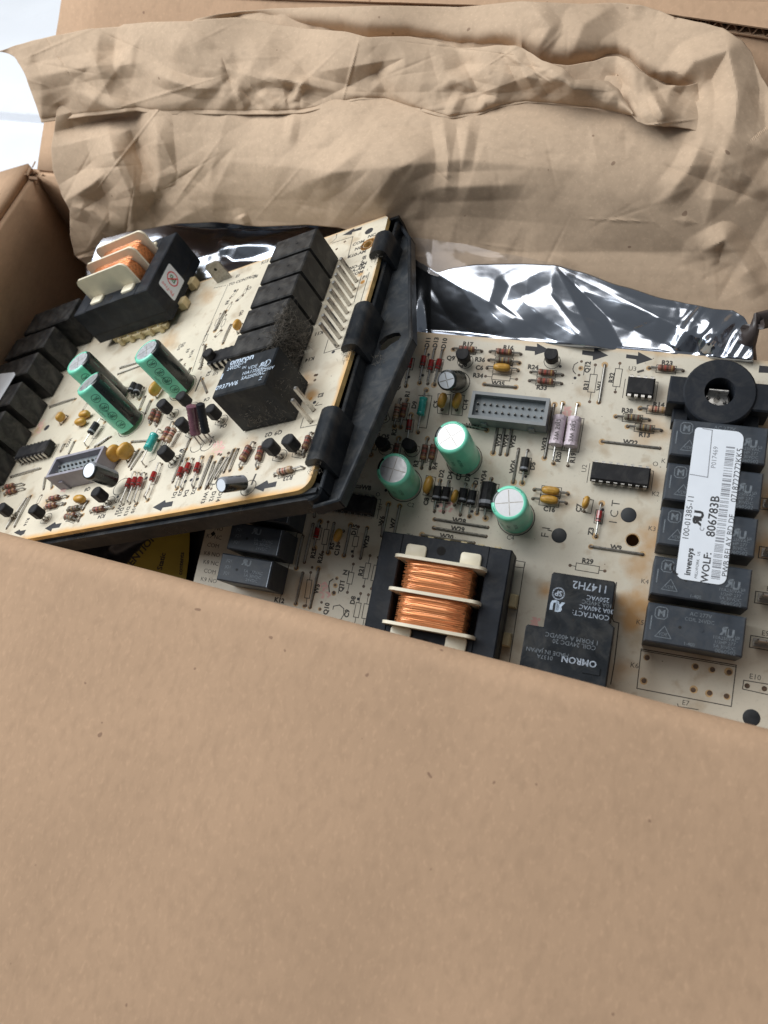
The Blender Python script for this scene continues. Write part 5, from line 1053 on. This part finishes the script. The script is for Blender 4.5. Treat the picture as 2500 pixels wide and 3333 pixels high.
T1 = [([(255,290),(320,335),(400,362),(440,365)], 34, 2.29), ([(500,235),(570,268),(640,288),(720,285)], 34, 2.29), ([(60,262),(300,215),(480,205)], 46, 1.57), ([(380,90),(370,220),(440,340)], 57, -2.51), ([(560,120),(620,160),(740,290)], 69, 1.79), ([(190,330),(230,400)], 46, -2.15), ([(760,290),(790,330),(800,370)], 25, 2.15), ([(840,300),(905,360)], 27, 2.15), ([(950,270),(960,360)], 29, -2.15), ([(985,265),(955,330),(965,365)], 20, 2.15),
  ([(1180,130),(1250,200),(1200,300)], 69, -1.79), ([(1480,150),(1560,300),(1400,330)], 57, -2.15), ([(1660,150),(1750,320)], 34, 2.29), ([(1850,265),(1760,320)], 34, -1.79), ([(1400,300),(1520,260),(1600,210)], 46, 1.43), ([(880,250),(1200,320)], 29, 1.43), ([(870,250),(1020,275)], 18, 1.14), ([(1460,388),(1500,300)], 25, 1.57), ([(1560,375),(1580,330),(1640,345)], 23, 1.57), ([(100,150),(140,260),(230,390)], 69, -2.15), ([(640,160),(760,165),(800,290)], 69, -1.43)]
def b1(a, b):
    lx = plin(B1L, b); x = lx+(2062-lx)*a; y0 = plin(B1T, x); y1 = plin(B1B, x); y = y0+(y1-y0)*b
    h = HBs(x, y)+1.7+6.2*math.cos(min(1, b*1.05)*math.pi/2)**.7+3*math.sin(x*.011+1)*(1-b)+crumple(x, y, F1)*(1-.5*b**3)*(.5+.5*min(1, b*3))
    h += -1.2*b**4+(5*math.sin(math.pi*min(1, max(0, (y-300)/520)))*sm(300, 800, x))
    for pts, w_, hg in T1: h += tent(x, y, pts, w_, hg)*(1-.5*b**4)
    h += 2.6*math.exp(-((x-385)/55)**2)*sm(.6, 1, b)
    return atR(x, y, h)
sheet('folded_edge', 460, 84, b1, 'kraft_paper', .3, pe, smooth=22)
B2B = [(1640,320),(1900,340),(2040,352),(2060,378),(2078,398),(2105,407),(2180,411),(2240,420),(2290,434),(2330,440)]
def b2(a, b):
    x = 1640+(2330-1640)*a; y0 = plin(B2T, x); y1 = plin(B2B, x); y = y0+(y1-y0)*b
    e_ = 1-sm(2130, 2320, x)
    w2 = sm(2000, 2075, x)
    h = kh(x, y)+((1-w2)*(3.5*(1-b)-1.2)+w2*(4.0+2.0*math.sin(math.pi*b))+w2*crumple(x, y, F2)+tent(x, y, [(2120,300),(2150,360),(2180,405)], 24, 2.4)+tent(x, y, [(1960,230),(2060,290),(2090,380)], 50, -2.4))*e_-1.5*(1-e_)
    return atR(x, y, h)
sheet('folded_edge', 150, 50, b2, 'kraft_paper', .3, pe, smooth=22)
# --- static-shielding bag behind and under the boards
GT = [(280,742),(430,735),(600,712),(900,722),(1060,722),(1200,765),(1300,812),(1338,836),(1375,858),(1423,886),(1480,870),(1553,860),(1700,858),(1806,862),(1880,882),(2023,931),(2168,974),(2260,992),(2327,1006),(2385,1010),(2420,1030),(2452,1085)]
GB = [(280,930),(500,1040),(900,1100),(1250,1160),(1400,1190),(1800,1230),(2452,1260)]
GX = (280, 600, 900, 1100, 1300, 1400, 2452); GH = (-46, -43, -38, -28, -15, -6, -5)
BT = [([(1806,862),(1790,960),(1860,1060),(1950,1150)], 75, 1.80), ([(1806,862),(1660,930),(1640,990),(1720,1060),(1860,1140)], 50, -1.62), ([(1806,862),(1900,950),(2060,1000),(2140,1035),(2120,1110)], 75, 1.62), ([(1423,887),(1600,990),(1740,1080)], 112, 1.44), ([(1340,850),(1500,1080)], 87, -1.44), ([(2327,1006),(2220,1100),(2180,1160)], 42, 1.80), ([(2327,1010),(2290,1090),(2330,1160)], 32, 1.44), ([(2385,1020),(2300,1130)], 27, 1.44), ([(1900,900),(2100,985),(2320,1020)], 37, 0.72),
  ([(560,870),(760,800),(980,742)], 50, 1.44), ([(700,810),(760,850),(900,850)], 50, -1.80), ([(740,730),(720,800)], 37, 1.08), ([(980,740),(1060,760)], 30, 1.08)]
def gf(a, b):
    x = 280+(2452-280)*a; y0 = plin(GT, x); y1 = plin(GB, x); y = y0+(y1-y0)*b
    base = 0
    for k in range(len(GX)-1):
        if x <= GX[k+1] or k == len(GX)-2: t_ = (x-GX[k])/(GX[k+1]-GX[k]); base = GH[k]+(GH[k+1]-GH[k])*t_; break
    yb_ = 1078+(x-1341)*.0845
    h = base + (6+1.2*sm(0, .35, b) if x > 1300 else 1.5*math.sin(math.pi*b))
    am = 1-sm(yb_-10, yb_+25, y) if x > 1300 else 1-sm(.75, 1, b)
    for pts, w_, hg in BT: h += tent(x, y, pts, w_, hg)*am
    d1 = ((y-887)*377-(x-1423)*213)/433.0                           # two big flat facets that tip away from the light
    if x < 1830 and d1 > 0: h -= am*.042*d1*sm(1340, 1400, x)*(1-sm(1760, 1860, x))
    ax_, ay_ = x-1812, y-868; e1_ = (ay_*.46-ax_*.888)*-1; e2_ = (ay_*.894-ax_*.447)
    dd_ = min(e1_, e2_)
    if dd_ > 0: h -= am*.045*min(dd_, 70)
    h += am*(.9*nz(x*.006, y*.010, 1)+.04*nz(x*.03, y*.05, 2)+sm(2150, 2300, x)*1.3*nz(x*.03+y*.02, y*.01-x*.004, 6))
    if x > 1300: h = min(h, h*(1-sm(yb_-2, yb_+24, y))-4.0*sm(yb_-2, yb_+24, y))
    return inside(x, y, h, 1.5)
gb = sheet('static_bag', 420, 90, gf, 'static_film', .12, smooth=80)
tag(gb, 'shiny silver static-shielding bag, crinkled, between the boards and the kraft paper', 'bag')
def cf(a, b):
    x = 1340+(1950-1340)*a; y0 = plin([(1340,772),(1500,792),(1640,825),(1806,856),(1950,900)], x); y1 = plin([(1340,860),(1420,900),(1550,880),(1806,880),(1950,930)], x); y = y0+(y1-y0)*b
    return atR(x, y, plin(list(zip(GX, GH)), x)+6+2*b+.9*nz(x*.008, y*.012, 7)+.1*nz(x*.06, y*.08, 3))
cm_ = bpy.data.materials.new('clear_film'); t_, p_ = nodes(cm_); p_.inputs['Base Color'].default_value = (.35, .33, .33, 1); p_.inputs['Roughness'].default_value = .12; p_.inputs['Alpha'].default_value = .22; p_.inputs['Metallic'].default_value = .6; MATS['clear_film'] = cm_
sheet('clear_lip', 60, 14, cf, 'clear_film', 0, gb, smooth=80, label='see-through lip of the bag')
# dark pouch under the boards with a yellow warning sticker
def pf(a, b):
    x = 60+(800-60)*a; y = 1600+(2120-1600)*b
    return atR(x, y, -26+2.0*nz(x*.008, y*.01, 3)+tent(x, y, [(330,1790),(420,1740),(520,1700)], 30, 4)+tent(x, y, [(340,1780),(350,1850)], 20, 3)+tent(x, y, [(660,1800),(630,1900)], 16, 3)*1)
pm_ = bpy.data.materials.new('dark_film'); t_, p_ = nodes(pm_); p_.inputs['Base Color'].default_value = (.035, .04, .055, 1); p_.inputs['Roughness'].default_value = .3; p_.inputs['Metallic'].default_value = .4; MATS['dark_film'] = pm_
po = sheet('dark_pouch', 50, 40, pf, 'dark_film', .12, smooth=80); tag(po, 'dark static pouch with a yellow warning sticker, under the tilted board', 'bag')
m = MB(); sp_ = [(385,1870),(410,1835),(455,1780),(500,1742),(560,1706),(618,1690),(617,1760),(614,1820),(606,1880),(590,1950),(520,2010),(400,1960)]
zs = -21.6; pts = [A.uv(q, zs) for q in sp_]
m.add([A.world(q.x, q.y, zs) for q in pts]+[A.world(q.x, q.y, zs-.15) for q in pts], [tuple(range(12))]+[(i, 12+i, 12+(i+1)%12, (i+1)%12) for i in range(12)], 'yellow_sticker')
sk_ = m.build('warning_sticker', po); m = MB()
def ptxt(s_, x0, y0, x1, y1, size):
    a = A.uv((x0, y0), zs); b_ = A.uv((x1, y1), zs); d = (b_-a).normalized(); q = Vector((-d.y, d.x)); c = (a+b_)/2
    m.text(s_, 0, 0, size, 0, 0, 'ink_black', mapf=lambda x, y: A.world(c.x+d.x*x+q.x*y, c.y+d.y*x+q.y*y, zs+.06), bold=.03)
ptxt('ATTENTION', 385, 1880, 500, 1745, 3.0); ptxt('Static', 515, 1870, 535, 1785, 2.2); ptxt('contents', 585, 1880, 593, 1790, 1.8)
m.build('printed_text', sk_)
# cable at the right
m = MB(); pts = [atR(x, y, h) for x, y, h in ((2700,1010,0), (2540,1028,4), (2470,1045,8), (2440,1075,6), (2428,1130,-2), (2435,1200,-8))]; m.tube(pts, 3.0, 'cable', 10)
cb = m.build('power_cable', smooth=80); tag(cb, 'dark brown cable end emerging beside the silver bag at the right', 'cable')
# worktop
def quad(name, cs, m, th, kind='structure'):
    mb = MB(); n = len(cs); vs = [Vector(c) for c in cs]+[Vector(c)-Vector((0,0,th)) for c in cs]
    mb.add(vs, [tuple(range(n))]+[(i, n+i, n+(i+1)%n, (i+1)%n) for i in range(n)]+[tuple(range(n, 2*n))[::-1]], m); ob = mb.build(name); ob['kind'] = kind; return ob
zt = ZF-4
quad('worktop', [(-1400,-600,zt), (900,-600,zt), (900,1400,zt), (-1400,1400,zt)], 'marble', 30)
e0 = hit(0, 392, UP, zt); e1 = hit(130, 402, UP, zt); dd = (e1-e0).normalized(); nn = Vector((-dd.y, dd.x, 0))
quad('worktop_step', [e0-dd*500+Vector((0,0,9)), e1+dd*60+Vector((0,0,9)), e1+dd*60+nn*600+Vector((0,0,9)), e0-dd*500+nn*600+Vector((0,0,9))], 'marble', 8.9)
